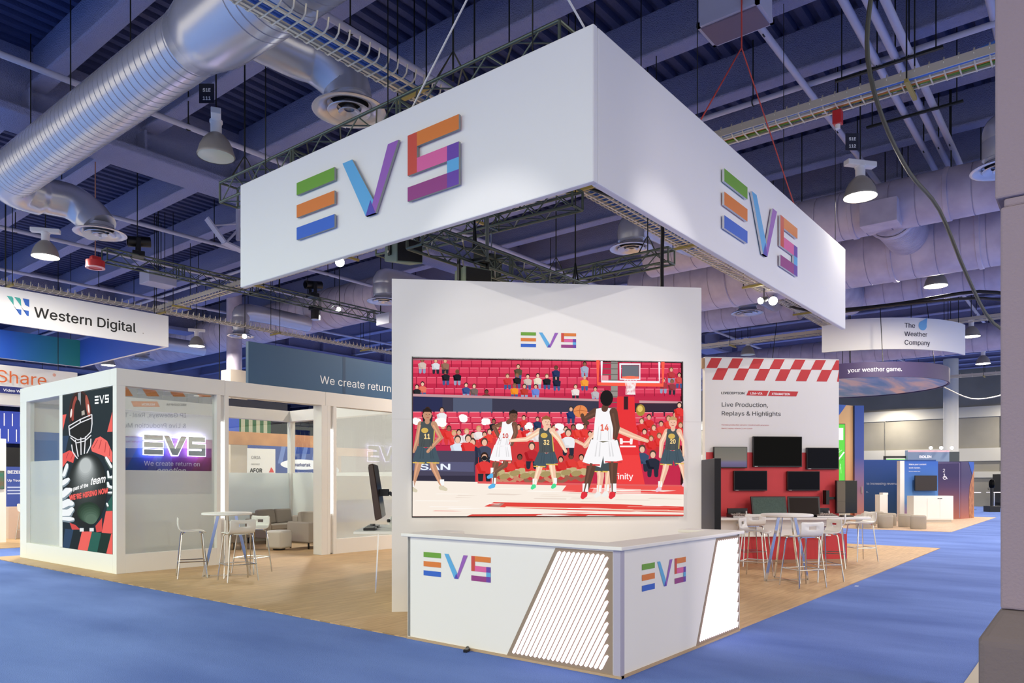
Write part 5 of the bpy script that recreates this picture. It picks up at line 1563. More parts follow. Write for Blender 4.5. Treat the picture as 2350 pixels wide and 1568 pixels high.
def speaker(label, loc, rz, tilt=12):
    t = thing('loudspeaker', label, 'loudspeaker', loc, rz)
    G = mat('green_grey_cabinet', (132, 146, 124), .6) if 'green_grey_cabinet' not in bpy.data.materials else bpy.data.materials['green_grey_cabinet']
    link('cabinet', MB().add([(-.2, -.02, 0), (.2, -.02, .05), (.2, .30, .10), (-.2, .30, .08), (-.2, -.02, .34), (.2, -.02, .34), (.2, .28, .34), (-.2, .28, .34)], [(3, 2, 1, 0), (4, 5, 6, 7), (0, 1, 5, 4), (1, 2, 6, 5), (2, 3, 7, 6), (3, 0, 4, 7)]), G, t, bevel=.012)
    link('grille', MB().add([(-.185, -.026, .02), (.185, -.026, .065), (.185, -.026, .325), (-.185, -.026, .325)], [(0, 1, 2, 3)]), mat('black_grille', (22, 22, 22), .7, bump=(160, .8, .01)), t)
    link('bracket', MB().box((-.225, .1, .12), (-.205, .16, .48)).box((.205, .1, .12), (.225, .16, .48)).box((-.225, .1, .46), (.225, .16, .48)), DARKM, t)
    link('clamp', MB().obox((0, .13, .47), (-.08, -.33, .37), .05, .04), DARKM, t)
    link('bolt', MB().cyl((-.24, .13, .16), (-.22, .13, .16), .018, 10), CHROME, t)
    return t
speaker('loudspeaker hanging just under the left banner arm, left of the other one', (1.45, 4.02, 4.44), -12)
speaker('loudspeaker hanging from the truss directly over the video wall top', (2.06, 3.36, 4.08), -20)
t = thing('chain_hoist', 'dark chain bag with a hoist hanging behind the video wall top', 'chain hoist', (3.5, 4.35, 4.55))
link('bag', MB().add([(-.13, -.1, 0), (.1, -.1, 0), (.1, .1, 0), (-.13, .1, 0), (-.17, -.12, .55), (.15, -.12, .6), (.15, .12, .6), (-.17, .12, .55)], [(3, 2, 1, 0), (4, 5, 6, 7), (0, 1, 5, 4), (1, 2, 6, 5), (2, 3, 7, 6), (3, 0, 4, 7)]), mat('dark_green_canvas', (46, 54, 46), .9, bump=(14, .6, .03)), t, bevel=.03)
link('hoist_body', MB().box((-.32, -.09, .42), (-.17, .09, .66)), DARKM, t, bevel=.01)
link('chain', MB().cyl((0, 0, .55), (0, 0, 1.0), .012, 6), CHROME, t)
# ceiling projector bracket seen at the left end of the banner
t = thing('ceiling_bracket', 'grey angled bracket with a cable shelf on a drop pole left of the banner', 'bracket', (4.6, 13.4, 7.3))
link('pole', MB().cyl((0, 0, .2), (0, 0, 2.5), .05, 12), PIPE, t, smooth=True)
link('shelf', MB().obox((-.75, .1, .55), (-.35, 0, .05), .25, .04).obox((-.36, 0, .05), (.2, 0, -.05), .25, .04), PIPE, t)
link('strut', MB().cyl((-.3, 0, .08), (0, 0, .45), .03, 8).cyl((-.6, 0, .4), (0, 0, .6), .02, 8), PIPE, t)

# ================================================================ NEIGHBOURING BOOTHS
# hanging square sign at left
BLUEIN = ramp_mat('blue_to_green_lining', [(0, (24, 66, 170)), (.5, (28, 80, 176)), (1, (40, 140, 130))], 'X', 3.6, 8.0, .6)
BLUESD = mat('deep_blue_lining', (28, 70, 166), .6)
t = thing('hanging_sign', 'white square hanging sign with blue lining and black lettering at left', 'sign', (-2.4, 18.9, 5.67))
link('front_panel', MB().box((0, 0, 0), (8.0, .08, .93)), FABRIC, t)
link('side_panel', MB().box((7.92, .08, 0), (8.0, 6.3, .93)), FABRIC, t)
link('rear_panel', MB().box((0, 6.22, 0), (7.92, 6.3, .93)), FABRIC, t)
link('rear_lining', MB().box((0, 6.20, 0.01), (7.91, 6.218, .93)), BLUEIN, t)['label'] = 'blue to green inner lining'
link('side_lining', MB().box((7.9, .1, 0.01), (7.918, 6.2, .93)), BLUESD, t)['label'] = 'deep blue inner lining'
pt = PT(y=-.003)
pt.text('Western Digital', 4.42, .285, .37, (30, 30, 28), sx=1.03, bold=.012)
pt.text('.', 7.22, .285, .2, (120, 120, 116))
TE, BB = (64, 168, 160), (44, 96, 186)
for i, x in enumerate((3.80, 3.97)):
    pt.poly([(x, .72), (x + .12, .72), (x + .15, .68), (x + .16, .50)], TE); pt.poly([(x + .15, .50), (x + .20, .42), (x + .33, .42), (x + .33, .28), (x + .29, .28)], BB)
pt.poly([(4.16, .72), (4.31, .72), (4.31, .52), (4.22, .56)], BB)
pt.build('lettering', PAINT, t, 'black words and blue green mark')
mb = MB()
for x in (.4, 3.8, 7.6):
    mb.cyl((x, .05, .93), (x, .05, 4.1), .01, 5).cyl((x, 6.2, .93), (x, 6.2, 4.1), .01, 5)
link('hanging_wire', mb, DARKM, t)
# storage sharing sign behind
t = thing('hanging_sign', 'white sign with orange letters and a navy strip behind the glass room', 'sign', (-4.5, 24.0, 4.05))
link('panel', MB().box((0, 0, 0), (9.5, .5, 1.25)), WHITE, t)
link('strip', MB().box((0, -.01, .36), (9.48, -.002, .58)), mat('navy_strip', (44, 54, 130), .6), t)
pt = PT(y=-.013)
pt.text('Share', 7.14, .70, .54, (232, 112, 56), sx=1.02); pt.text('\u00ae', 8.74, 1.02, .17, (232, 112, 56)); pt.text('Video W', 7.34, .42, .115, (240, 242, 250), bold=.02, sx=1.1)
pt.build('lettering', PAINT, t, 'orange word and white strip lettering')
mb = MB()
for x in (1.2, 5, 9.0):
    mb.cyl((x, .25, 1.25), (x, .25, 5.7), .012, 5)
link('hanging_wire', mb, DARKM, t)
t = thing('hanging_sign', 'blue fascia with short white dashes seen past the left corner of the glass room', 'sign', (-2.5, 27.0, 2.98))
link('panel', MB().box((0, 0, 0), (14, .4, 1.12)), mat('dash_blue', (46, 70, 176), .6), t)
pt = PT(y=-.004)
for i in range(112):
    x = .05 + i * .124
    z = .05 if i % 2 else .60
    pt.rect(x, z, x + .035, z + .44, (216, 222, 240))
pt.build('dash_pattern', PAINT, t)
link('support', MB().box((13.2, .1, -2.98), (13.4, .3, 0)).box((.2, .1, -2.98), (.4, .3, 0)), WHITE, t)
t = thing('display_wall', 'white display wall with a small landscape screen at the far left edge', 'display wall', (-1.85, 19.6, 0))
link('panel', MB().box((0, 0, 0), (3.45, .3, 2.75)), WHITE, t)
pt = PT(y=-.004)
pt.text('Western Digital', 2.32, 2.02, .10, (50, 50, 50), sx=1.05)
pt.build('lettering', PAINT, t)
t = thing('wall_monitor', 'small screen with a green landscape on the white wall at far left', 'monitor', (.92, 19.56, 1.42))
link('bezel', MB().box((0, -.02, 0), (.62, .04, .48)), BLACK, t)
link('screen', MB().box((.01, -.024, .01), (.61, -.02, .47)), mat('landscape_picture', (60, 120, 100), .3, noise_mix=(4, (120, 92, 70)), emit=0), t)
t = thing('display_wall', 'blue display board with white lines of text left of the glass room', 'display wall', (2.1, 21.5, 0))
link('panel', MB().box((0, 0, .9), (1.9, .2, 2.6)), mat('booth_blue', (60, 84, 170), .5), t)
link('dark_top', MB().box((0, -.01, 2.05), (1.9, 0, 2.6)), BLACK, t)
pt = PT(y=-.006)
pt.text('BEZEL', .1, 1.85, .12, (240, 244, 255), bold=.03)
pt.text('Up Your', .1, 1.62, .09, (230, 236, 250), bold=.02)
for i in range(3):
    pt.rect(.1, 1.25 + i * .09, .9, 1.29 + i * .09, (190, 204, 240))
pt.build('lettering', PAINT, t)
link('counter', MB().box((-.05, -.6, 0), (1.9, 0, .9)), mat('blush_counter', (214, 190, 176), .5), t)
dup(first, (2.35, 20.2, FZ), 200, 'white bar stool left of the glass room by the blue board')
# things seen through the side glass
t = thing('display_wall', 'white lit booth panel seen through the left side glass', 'display wall', (4.2, 24.9, 0))
link('panel', MB().box((0, 0, 0), (4.4, .2, 2.7)), mat('lilac_white_panel', (220, 220, 236), .5), t)
link('light_box', MB().add([(.2, -.02, 1.7), (1.9, -.02, 1.5), (1.2, -.02, 2.5), (.2, -.02, 2.4)], [(0, 1, 2, 3)]), mat('lilac_light_box', (236, 236, 255), .5, emit=.8), t)
t = thing('display_board', 'grey booth counter behind the left side glass', 'counter', (3.0, 22.5, 0))
link('body', MB().box((0, 0, 0), (3, .6, 1.0)), mat('mid_grey_panel', (150, 152, 148), .6), t)
link('monitor_pair', MB().box((.3, .3, 1.0), (1.2, .36, 1.6)).box((1.5, .3, 1.0), (2.4, .36, 1.6)), mat('grey_screen', (120, 122, 124), .4), t)
# booths behind the doorway
WOODF = mat('warm_timber', (186, 132, 84), .6, noise_mix=(3, (168, 114, 70)))
t = thing('timber_stand', 'timber framed sales stand with blue panels seen through the doorway of the glass room', 'booth', (8.4, 17.6, 0))
link('frame_post', MB().box((0, 0, 0), (.14, .14, 3.1)), WOODF, t)
link('frame_post', MB().box((2.5, 0, 0), (2.62, .14, 2.7)), WOODF, t)
link('frame_beam', MB().box((-2.2, -.04, 2.75), (2.2, .16, 3.15)), WOODF, t)
link('frame_beam', MB().box((1.9, -.3, 2.5), (3.8, -.1, 2.78)), WOODF, t)
pt = PT(y=-.06, step=3e-4)
pt.rect(-1.0, .4, 1.85, 2.75, (34, 66, 142))
for i in range(4):
    pt.poly([(.2 + i * .42, 2.75), (.36 + i * .42, 2.75), (.22 + i * .42, 2.2), (.06 + i * .42, 2.2)], (96, 122, 186))
pt.ell(.98, 2.18, .82, .17, (240, 244, 250), 32); pt.text('markertek', .98, 2.12, .15, (24, 44, 110), 'c', .95, .03); pt.text("America's Broadcast Supply House", .98, 1.9, .05, (230, 236, 246), 'c', 1, .02)
pt.ell(2.2, 2.0, .28, .15, (240, 244, 250), 24); pt.text('tek', 2.06, 1.95, .14, (24, 44, 110), 'l', .9, .03)
pt.build('blue_panel', PAINT, t, 'blue panel with a white oval name')
link('low_shelf', MB().box((-.8, -.2, .4), (1.8, -.07, 1.55)), mat('dark_green_goods', (34, 70, 40), .7), t)
t = thing('roll_up_banner', 'white pull up banner with dark logos beside the blue panel behind the doorway', 'banner', (7.0, 16.9, 0))
link('sheet', MB().box((0, 0, .05), (.95, .02, 2.62)), WHITE, t)
pt = PT(y=-.003)
pt.rect(0, .2, .95, 1.75, (30, 56, 92)); pt.text('ORIA', .12, 2.3, .13, (50, 50, 56)); pt.text('sonnect', .12, 2.12, .08, (60, 60, 66)); pt.text('AFOR', .08, 1.9, .16, (30, 30, 34), bold=.04); pt.poly([(.72, 1.9), (.8, 2.06), (.86, 2.0), (.9, 1.9)], (220, 50, 50))
pt.build('print', PAINT, t)
link('base', MB().box((0, -.12, 0), (.95, .14, .06)), SILVER, t)
t = thing('hanging_sign', 'striped green and white awning sign hanging behind the doorway of the glass room', 'sign', (9.2, 22.5, 3.45))
mb = MB()
for i in range(14):
    mb.box((i * .16, 0, 0), (i * .16 + .16, .5, .62), (52, 112, 62) if i % 2 else (206, 206, 170))
link('stripe_panel', mb, PAINT, t)
link('dark_top', MB().box((-.3, .0, .62), (3.0, .5, 1.3)), mat('dark_slate', (54, 56, 66), .7), t)
pt = PT(y=-.004); pt.text('STA', .2, .75, .34, (216, 216, 216)); pt.build('lettering', PAINT, t)
link('hanging_wire', MB().cyl((.2, .2, 1.3), (.2, .2, 6.3), .01, 5).cyl((2.6, .2, 1.3), (2.6, .2, 6.3), .01, 5), DARKM, t)
t = thing('hanging_sign', 'bright blue square sign behind the left side of the doorway', 'sign', (8.0, 21.2, 3.0))
link('panel', MB().box((0, 0, 0), (1.3, .3, 1.1)), mat('bright_blue_sign', (44, 84, 200), .6), t)
pt = PT(y=-.004); pt.text('Supply House', .2, .75, .1, (236, 240, 250), bold=.03); pt.build('lettering', PAINT, t)
link('hanging_wire', MB().cyl((.65, .2, 1.1), (.65, .2, 6.8), .01, 5), DARKM, t)
t = thing('shelf_unit', 'dim grey booth block with small screens far behind the doorway', 'booth', (12.3, 20.2, 0))
link('body', MB().box((0, 0, 0), (2.6, .4, 2.6)), mat('taupe_booth', (120, 110, 104), .7), t)
link('lit_screen', MB().add([(.5, -.02, 1.55), (1.2, -.02, 1.35), (1.05, -.02, 1.8), (.6, -.02, 1.9)], [(0, 1, 2, 3)]), mat('pale_lit_screen', (206, 216, 230), .4, emit=.5), t)
link('green_screen', MB().box((.4, -.03, .9), (1.4, -.001, 1.3)), mat('green_lit_screen', (60, 150, 50), .4, emit=.4), t)

# ---------------------------------------------------------------- weather booth at right
def arc_panel(c, r, a0, a1, z0, z1, th=.06, n=40):
    mb = MB()
    for i in range(n + 1):
        a = R(a0 + (a1 - a0) * i / n)
        for rr in (r, r - th):
            for z in (z0, z1):
                mb.v.append((c[0] + rr * math.cos(a), c[1] + rr * math.sin(a), z))
    for i in range(n):
        b = i * 4
        mb.f += [(b, b + 4, b + 5, b + 1), (b + 2, b + 3, b + 7, b + 6), (b + 1, b + 5, b + 7, b + 3), (b, b + 2, b + 6, b + 4)]
    mb.f += [(0, 1, 3, 2), (n * 4, n * 4 + 2, n * 4 + 3, n * 4 + 1)]
    mb.c = [None] * len(mb.f)
    return mb
def arc_text(txt, c, r, a_start, z, h, col, bold=0.0, sx=1.0):
    """letters bent round a drum, reading left to right seen from outside"""
    vs, fs, w = glyphs(txt)
    k = h / CAP
    mb = MB()
    for i, (du, dv) in enumerate([(0, 0), (-bold, 0), (bold, 0)] if bold else [(0, 0)]):
        P = []
        rr = r + .004 + i * 3e-4
        for x, y in vs:
            a = R(a_start) + (x + du) * k * sx / r
            P.append((c[0] + rr * math.cos(a), c[1] + rr * math.sin(a), z + (y + dv) * k))
        mb.add(P, fs, col)
    return mb
cw, rw = (23.3, 5.0), 5.0
ccx, ccy = 22.05, 3.55
t = thing('curved_sign', 'curved white hanging sign with a blue drop above the round sign', 'sign', (22.95, 3.65, 5.82))
cc = (0.9, .95)
link('panel', arc_panel(cc, 4.1, 187, 262, 0, 1.0), FABRIC, t, smooth=40)
link('lettering', arc_text('The', cc, 4.1, 221.5, .68, .21, (34, 38, 60), .012), PAINT, t)
link('lettering', arc_text('Weather', cc, 4.1, 221.5, .41, .21, (34, 38, 60), .012), PAINT, t)
link('lettering', arc_text('Company', cc, 4.1, 221.5, .14, .21, (34, 38, 60), .012), PAINT, t)
mb = MB()
P = []
for i in range(27):
    a = R(112 + 262 * i / 26)
    P.append((.15 * math.cos(a), .76 + .15 * math.sin(a)))
P.append((.17, 1.01))
Q = []
for x, z in P:
    a = R(230.3) + x / 4.1
    Q.append((cc[0] + 4.108 * math.cos(a), cc[1] + 4.108 * math.sin(a), z))
mb.add(Q, [tuple(range(28))])
link('drop_emblem', mb, mat('drop_blue', (110, 176, 226), .5), t)['label'] = 'light blue drop'
mb = MB()
for a in (195, 225, 255):
    mb.cyl((cc[0] + 4.07 * math.cos(R(a)), cc[1] + 4.07 * math.sin(R(a)), 1), (cc[0] + 4.07 * math.cos(R(a)), cc[1] + 4.07 * math.sin(R(a)), 4.2), .012, 5)
link('hanging_wire', mb, DARKM, t)
# round drum
dc = (12.7 + 8.15, 12.7 - 0.0)
def from_cam(right, depth):
    c_, s_ = math.cos(R(38.8)), math.sin(R(38.8))
    return (-5.22 + c_ * depth + s_ * right, -3.07 + s_ * depth - c_ * right)
DX, DY = from_cam(11.6, 25.3)
DR, DZ = 2.95, 4.8
t = thing('round_sign', 'round purple hanging sign with a sunset sky underside at right', 'sign', (DX, DY, DZ))
PURP = mat('purple_sign_print', (62, 50, 90), .55, noise_mix=(.5, (52, 44, 80)))
link('band', arc_panel((0, 0), DR, 0, 360, 0, .46, .05, 80), PURP, t, smooth=40)
def sky_print():
    m = mat('sunset_sky_print', (90, 120, 150), .6)
    nt = m.node_tree
    b = nt.nodes['Principled BSDF']
    tc = nt.nodes.new('ShaderNodeTexCoord')
    mp = nt.nodes.new('ShaderNodeMapping'); mp.inputs['Rotation'].default_value = (0, 0, R(60)); mp.inputs['Scale'].default_value = (.35, 1.6, 1)
    n = nt.nodes.new('ShaderNodeTexNoise'); n.inputs['Scale'].default_value = .8; n.inputs['Detail'].default_value = 4; n.inputs['Distortion'].default_value = .6
    cr = nt.nodes.new('ShaderNodeValToRGB')
    el = cr.color_ramp.elements
    el[0].position = .38; el[0].color = (*lin((120, 156, 184)), 1)
    el[1].position = .62; el[1].color = (*lin((250, 206, 176)), 1)
    e = el.new(.5); e.color = (*lin((170, 176, 190)), 1)
    nt.links.new(tc.outputs['Object'], mp.inputs['Vector']); nt.links.new(mp.outputs[0], n.inputs['Vector']); nt.links.new(n.outputs['Fac'], cr.inputs['Fac']); nt.links.new(cr.outputs['Color'], b.inputs['Base Color'])
    return m
link('underside', MB().lathe([(.001, .03), (DR - .06, .03)], (0, 0, 0), 72), sky_print(), t)['label'] = 'printed sunset sky underside'
arc0 = 180 + 38.8
link('lettering', arc_text('your weather game.', (0, 0), DR, arc0 - 26.0, .17, .175, (240, 240, 248), .01), PAINT, t)
link('lettering', arc_text('Re', (0, 0), DR, arc0 + 76, .12, .2, (240, 240, 248), .01), PAINT, t)
mb = MB()
for a in (20, 110, 215, 290):
    q = (2.6 * math.cos(R(a)), 2.6 * math.sin(R(a)))
    mb.cyl((q[0], q[1], .4), (q[0] * .8, q[1] * .8, 5.0), .012, 5)
mb.cyl((0, 0, .03), (0, 0, 5.0), .02, 6)
link('hanging_wire', mb, DARKM, t)
# curved blue/orange wall
def cam_thing(name, label, cat, right, depth, z=0.012, rz=None, **k):
    x, y = from_cam(right, depth)
    return thing(name, label, cat, (x, y, z), -51.2 if rz is None else rz, **k)
SUN = ramp_mat('sand_to_sunset_print', [(0, (176, 96, 70)), (.25, (206, 150, 100)), (.6, (214, 172, 120)), (1, (200, 160, 110))], 'Z', 0, 5.5, .6)
BLW = mat('royal_blue_print', (24, 84, 176), .55)
t = cam_thing('curved_wall', 'curved blue and sand coloured wall with a green screen beside the red wall', 'display wall', 13.15, 31.5, rz=-51.2)
link('panel', arc_panel((0, 2.6), 2.6, 195, 320, 0, 4.92, .12, 36), SUN, t, smooth=40)
mb = MB()
n = 30
for i in range(n + 1):
    a = R(195 + 125 * i / n)
    f = i / n
    zb = 3.0 + 2.35 * max(0.0, (f - .35) / .55) ** 1.6
    zb = min(zb, 4.92)
    for z in (zb, 4.922):
        mb.v.append((2.606 * math.cos(a), 2.6 + 2.606 * math.sin(a), z))
for i in range(n):
    b = i * 2
    mb.f.append((b, b + 2, b + 3, b + 1)); mb.c.append(None)
link('blue_sweep', mb, BLW, t, smooth=40)['label'] = 'royal blue sweep'
link('end_panel', MB().box((1.75, .55, 0), (2.15, 1.1, 4.92)), ramp_mat('violet_to_blue_print', [(0, (206, 140, 120)), (.3, (150, 120, 160)), (.5, (70, 90, 170)), (1, (30, 80, 170))], 'Z', 0, 5.3, .6), t)
link('door_handle', MB().box((2.02, .5, 1.1), (2.06, .56, 1.4)), CHROME, t)
t = cam_thing('green_screen', 'tall lit green map screen beside the red wall', 'screen', 13.05, 30.6, .75)
pt = PT(y=-.03, step=3e-4)
pt.rect(0, 0, .75, 3.25, (90, 190, 70))
rr = random.Random(3)
for i in range(26):
    x, z = rr.uniform(.05, .6), rr.uniform(.4, 3.0)
    pt.line([(x, z), (x + rr.uniform(-.2, .3), z + rr.uniform(.05, .4))], .02, rr.choice([(150, 220, 120), (60, 150, 50), (200, 236, 190)]))
pt.rect(.3, 2.6, .68, 3.1, (240, 250, 240)); pt.rect(.05, .1, .7, .5, (190, 190, 90)); pt.line([(.1, 1.3), (.72, 2.1)], .06, (220, 240, 220))
pt.build('picture', attr_mat('green_lit_screen_art', 1.0), t)
link('panel', MB().box((-.02, -.02, -.75), (.77, .06, 3.28)), BLACK, t)
t = cam_thing('display_wall', 'long blue wall lettered to increasing revenue behind the grey poufs', 'display wall', 16.2, 33.9)
link('panel', MB().box((-1.0, 0, 0), (3.3, .15, 2.62)), ramp_mat('blue_to_teal_print', [(0, (14, 60, 100)), (.4, (14, 66, 120)), (1, (26, 74, 156))], 'Z', 0, 2.6, .55), t)
pt = PT(y=-.005)
pt.text('to increasing revenue', .1, 1.47, .155, (196, 206, 222), sx=.98); pt.text('n.', .08, 1.1, .13, (196, 206, 222))
pt.build('lettering', PAINT, t)
t = cam_thing('display_column', 'blue display column with a white side and a black monitor behind the white cabinet', 'display wall', 16.05, 30.2)
link('panel', MB().box((.0, 0, 0), (1.40, .15, 2.45)), ramp_mat('blue_over_pink_print', [(0, (214, 140, 140)), (.14, (170, 140, 180)), (.3, (86, 140, 200)), (1, (46, 96, 186))], 'Z', 0, 2.45, .55), t)
link('side_panel', MB().box((-.18, -.05, 0), (-.002, .2, 2.46)), WHITE, t)
pt = PT(y=-.005)
pt.text('Make your content', .2, 2.29, .085, (236, 242, 250), bold=.01); pt.text('work harder.', .2, 2.15, .085, (236, 242, 250), bold=.01); pt.text('Not your weather team.', .2, 2.02, .045, (236, 242, 250), bold=.02)
pt.build('lettering', PAINT, t)
x, y = from_cam(16.40, 30.0)
m = thing('wall_monitor', 'black monitor on the blue column above the white cabinet', 'monitor', (x, y, 1.25), -51.2)
link('bezel', MB().box((0, -.0, 0), (.90, .06, .62)), BLACK, m, bevel=.006)
link('screen', MB().box((.015, -.004, .015), (.885, .0, .605)), mat('dark_brown_screen', (40, 32, 28), .5), m)
link('mount', MB().box((.3, .06, .2), (.6, .2, .4)), DARKM, m)
t = cam_thing('cabinet', 'white two door cabinet in front of the blue column', 'cabinet', 15.8, 29.0)
link('body', MB().box((0, 0, .10), (1.56, .5, 1.05)), WHITE, t, bevel=.005)
link('plinth', MB().box((.05, .03, 0), (1.5, .48, .1)), mat('grey_plinth', (190, 186, 176), .6), t)
for x in (.53, 1.03):
    o = link('door', MB().box((x, -.012, .14), (x + .48, -.001, .96)), WHITE, t, bevel=.003)
    link('handle', MB().box((x + (.40 if x < 1 else .0), -.02, .935), (x + (.48 if x < 1 else .08), -.011, .955)), DARKM, o)
t = cam_thing('pedestal', 'slim white pedestal left of the blue column', 'pedestal', 14.92, 29.9)
link('body', MB().box((0, 0, 0), (.32, .4, 1.08)), WHITE, t, bevel=.004)
link('top_box', MB().box((.15, .05, 1.08), (.36, .35, 1.16)), WHITE, t, bevel=.004)
t = cam_thing('washroom_wall', 'purple to rust coloured wall with a door numbered 2', 'display wall', 18.4, 31.9)
DUSK = ramp_mat('purple_to_rust_print', [(0, (170, 100, 84)), (.25, (140, 86, 88)), (.55, (80, 56, 96)), (.75, (54, 44, 92)), (1, (58, 48, 96))], 'Z', 0, 2.5, .55)
link('panel', MB().box((-.05, 0, 0), (1.04, .2, 2.48)), DUSK, t)
link('angled_panel', MB().add([(1.04, 0, 0), (2.15, .9, 0), (2.15, 1.0, 0), (1.04, .2, 0), (1.04, 0, 2.48), (2.15, .9, 2.5), (2.15, 1.0, 2.5), (1.04, .2, 2.48)], [(3, 2, 1, 0), (4, 5, 6, 7), (0, 1, 5, 4), (1, 2, 6, 5), (2, 3, 7, 6), (3, 0, 4, 7)]), DUSK, t)
link('side_sweep', MB().add([(1.74, .56, 0), (2.15, .89, 0), (2.15, .89, 2.2), (2.0, .768, 1.9), (1.76, .574, 1.4), (1.68, .509, .7)], [(0, 1, 2, 3, 4, 5)]), mat('sand_rust_print', (190, 130, 84), .6, noise_mix=(5, (150, 90, 60))), t)
link('blue_sweep', MB().add([(1.65, .485, 2.49), (2.15, .889, 2.49), (2.15, .889, 2.2), (2.0, .767, 1.9), (1.76, .573, 1.4)], [(0, 1, 2, 3)]), BLW, t)
pt = PT(y=-.005)
pt.text('2', .22, 2.02, .21, (240, 238, 244)); pt.line([(-.05, 2.42), (.97, 2.42), (.97, .05)], .02, (150, 140, 170))
pt.ell(.32, 1.78, .085, .085, (240, 238, 244), 16); pt.ell(.32, 1.78, .055, .055, (66, 50, 92), 16); pt.ell(.30, 1.93, .03, .03, (240, 238, 244), 10); pt.line([(.30, 1.9), (.31, 1.8), (.39, 1.8), (.43, 1.72)], .035, (240, 238, 244))
pt.build('door_signs', PAINT, t, 'white number 2, wheelchair symbol and door outline')
def rpouf(first_, label, right, depth):
    x, y = from_cam(right, depth)
    if first_ is None:
        t = thing('pouf', label, 'pouf', (x, y, .012), 0, 'round grey poufs')
        link('drum', MB().lathe([(.001, .46), (.20, .46), (.235, .445), (.245, .41), (.245, .02), (.235, 0), (.001, 0)], (0, 0, 0), 28), mat('grey_boucle', (160, 152, 140), .95, bump=(120, .4, .004)), t, smooth=50)
        link('top_seam', MB().lathe([(.243, .405), (.25, .412), (.243, .419)], (0, 0, 0), 28), mat('seam_grey', (190, 184, 174), .9), t)
        return t
    return dup(first_, (x, y, .012), None, label)
pf = rpouf(None, 'grey pouf standing alone left of the pair before the white cabinet', 12.96, 25.6)
for r_, d_, lab in ((14.0, 26.2, 'grey pouf with a dark tab, left one of the pair before the white cabinet'), (13.83, 25.1, 'grey pouf, right one of the pair, overlapping the white cabinet'), (13.95, 28.2, 'grey pouf farthest back, between the other poufs and the long blue wall'), (13.75, 26.9, 'grey pouf half hidden behind the one standing alone'),
                    (12.16, 25.5, 'grey pouf right behind the back of the far right bar stool'), (12.95, 26.8, 'grey pouf behind the one next to the far right bar stool'), (12.3, 27.4, 'grey pouf closest to the right edge of the red wall')):
    rpouf(pf, lab, r_, d_)
# camera brand booth farther back with bright spots
t = cam_thing('display_wall', 'pale blue grey booth header with bright spots above the blue column', 'display wall', 21.8, 40.6, .28)
link('panel', MB().box((0, 0, -.28), (2.28, .3, 3.08)), mat('slate_blue_header', (126, 146, 170), .6), t)
link('top_strip', MB().box((0, -.01, 2.98), (2.28, 0, 3.08)), mat('pink_strip', (232, 190, 196), .5), t)
link('side_panel', MB().box((2.28, .02, 2.3), (2.85, 1.2, 3.0)), mat('dark_grey_header', (60, 68, 70), .6), t)
pt = PT(y=-.006)
pt.text('BOLIN', .62, 2.66, .18, (246, 246, 250), sx=1.25, bold=.05); pt.build('lettering', PAINT, t)
for i, xx in enumerate((1.15, 1.72, 2.3)):
    x, y = from_cam(21.8 + xx, 40.4)
    flood(('left', 'middle', 'right')[i] + ' bright spotlight on top of the pale blue grey header', (x, y, 3.48), CAMP, .09, .12, 3.36)
t = cam_thing('display_wall', 'booth frame with a green lit strip left of the pale blue grey header', 'display wall', 20.6, 40.8, 0)
link('frame', MB().box((0, 0, 0), (.1, .1, 3.0)).box((0, 0, 2.95), (1.2, .1, 3.05)), BLACK, t)
link('panel', MB().box((.1, 0, .5), (1.2, .1, 2.62)), mat('dark_panel', (30, 34, 40), .6), t)
link('green_strip', MB().box((.14, -.01, 2.66), (1.15, .05, 2.88)), mat('green_strip_light', (120, 220, 90), .5, emit=.8), t)
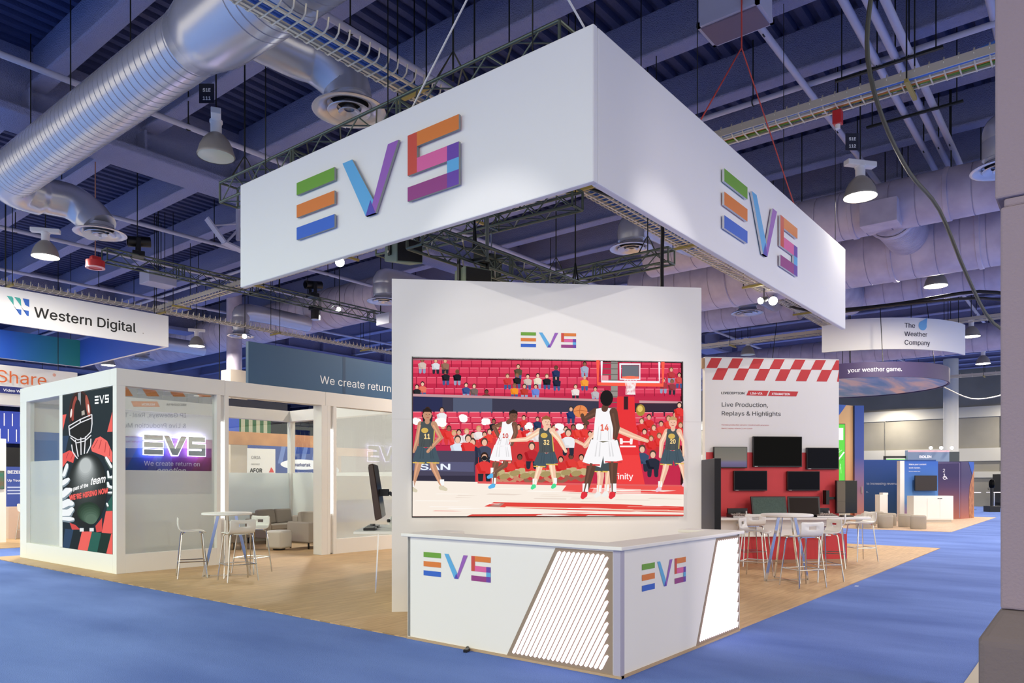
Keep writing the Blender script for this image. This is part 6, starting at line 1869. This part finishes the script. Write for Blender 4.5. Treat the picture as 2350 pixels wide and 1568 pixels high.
# dummy on a post
t = cam_thing('test_dummy', 'black head shaped dummy on a post with a square black base by the far aisle', 'dummy', 25.9, 39.8, 0)
link('base', MB().box((-.28, -.28, 0), (.28, .28, .32)), BLACK, t, bevel=.01)
link('post', MB().cyl((0, 0, .32), (0, 0, 1.3), .08, 14), BLACK, t, smooth=40)
link('head', MB().lathe([(.06, 1.28), (.13, 1.32), (.145, 1.45), (.14, 1.6), (.10, 1.72), (.001, 1.76)], (0, 0, 0), 20), GLASSK, t, smooth=60)
link('bracket', MB().tube([(-.14, -.05, 1.25), (-.24, -.05, 1.3), (-.24, -.05, 1.22), (-.12, -.05, 1.18)], .012, 6), DARKM, t)
def far_table(label, right, depth, w=1.2):
    t = cam_thing('folding_table', label, 'table', right, depth, 0)
    link('tabletop', MB().box((-w / 2, -.3, .98), (w / 2, .3, 1.03)), WHITE, t)
    for s in (-1, 1):
        link('leg', MB().cyl((s * w * .32, 0, .02), (s * w * .32, 0, .98), .035, 10), CHROME, t)
        link('foot', MB().cyl((s * w * .32, 0, 0), (s * w * .32, 0, .03), .2, 16), CHROME, t)
    return t
far_table('far white high table left of the black dummy', 26.0, 42.5, 1.7)
far_table('far white high table right of the black dummy', 28.6, 43.0, 1.5)
t = cam_thing('equipment_rack', 'far grey and black equipment rack with hoses near the pillar', 'equipment', 30.4, 45.5, 0)
link('cabinet', MB().box((0, 0, .6), (2.2, .6, 2.1)), mat('pale_grey_cabinet', (170, 176, 170), .5), t)
link('frame', MB().box((-.35, -.1, 0), (-.2, .6, 2.1)).box((-.35, -.1, 0), (2.2, .6, .35)), BLACK, t)
link('label_plate', MB().box((.5, -.02, 1.6), (1.2, -.001, 1.85)), mat('red_plate', (190, 60, 60), .5), t)
mb = MB()
for i in range(7):
    mb.tube(sweep([(.1 + i * .28, -.05, .5), (.15 + i * .28, -.25, .9), (.25 + i * .28, -.1, 1.2)], .03, 5), .03, 6)
mb.tube(sweep([(-.2, -.15, .6), (-.3, -.3, 1.4), (.0, -.2, 2.25), (.6, -.1, 2.15)], .05, 6), .05, 8)
link('hose_cluster', mb, BLACK, t, smooth=True)

# ================================================================ SMALL FLOOR ITEMS
t = thing('cable_clip', 'small black cable clip on the carpet at the foot of the counter', 'cable clip', (-.07, 1.62, 0), 20)
link('body', MB().box((-.04, -.02, 0), (.04, .02, .03)), BLACK, t, bevel=.005)
link('tail', MB().tube([(.03, 0, .02), (.08, .02, .03), (.1, .05, .012)], .008, 6), BLACK, t)
solo('tape_scrap', MB().box((6.9, -.12, 0), (6.98, -.07, .004)), mat('pale_tape', (206, 214, 236), .6), 'scrap of pale tape lying on the blue carpet right of the booth floor', 'tape')
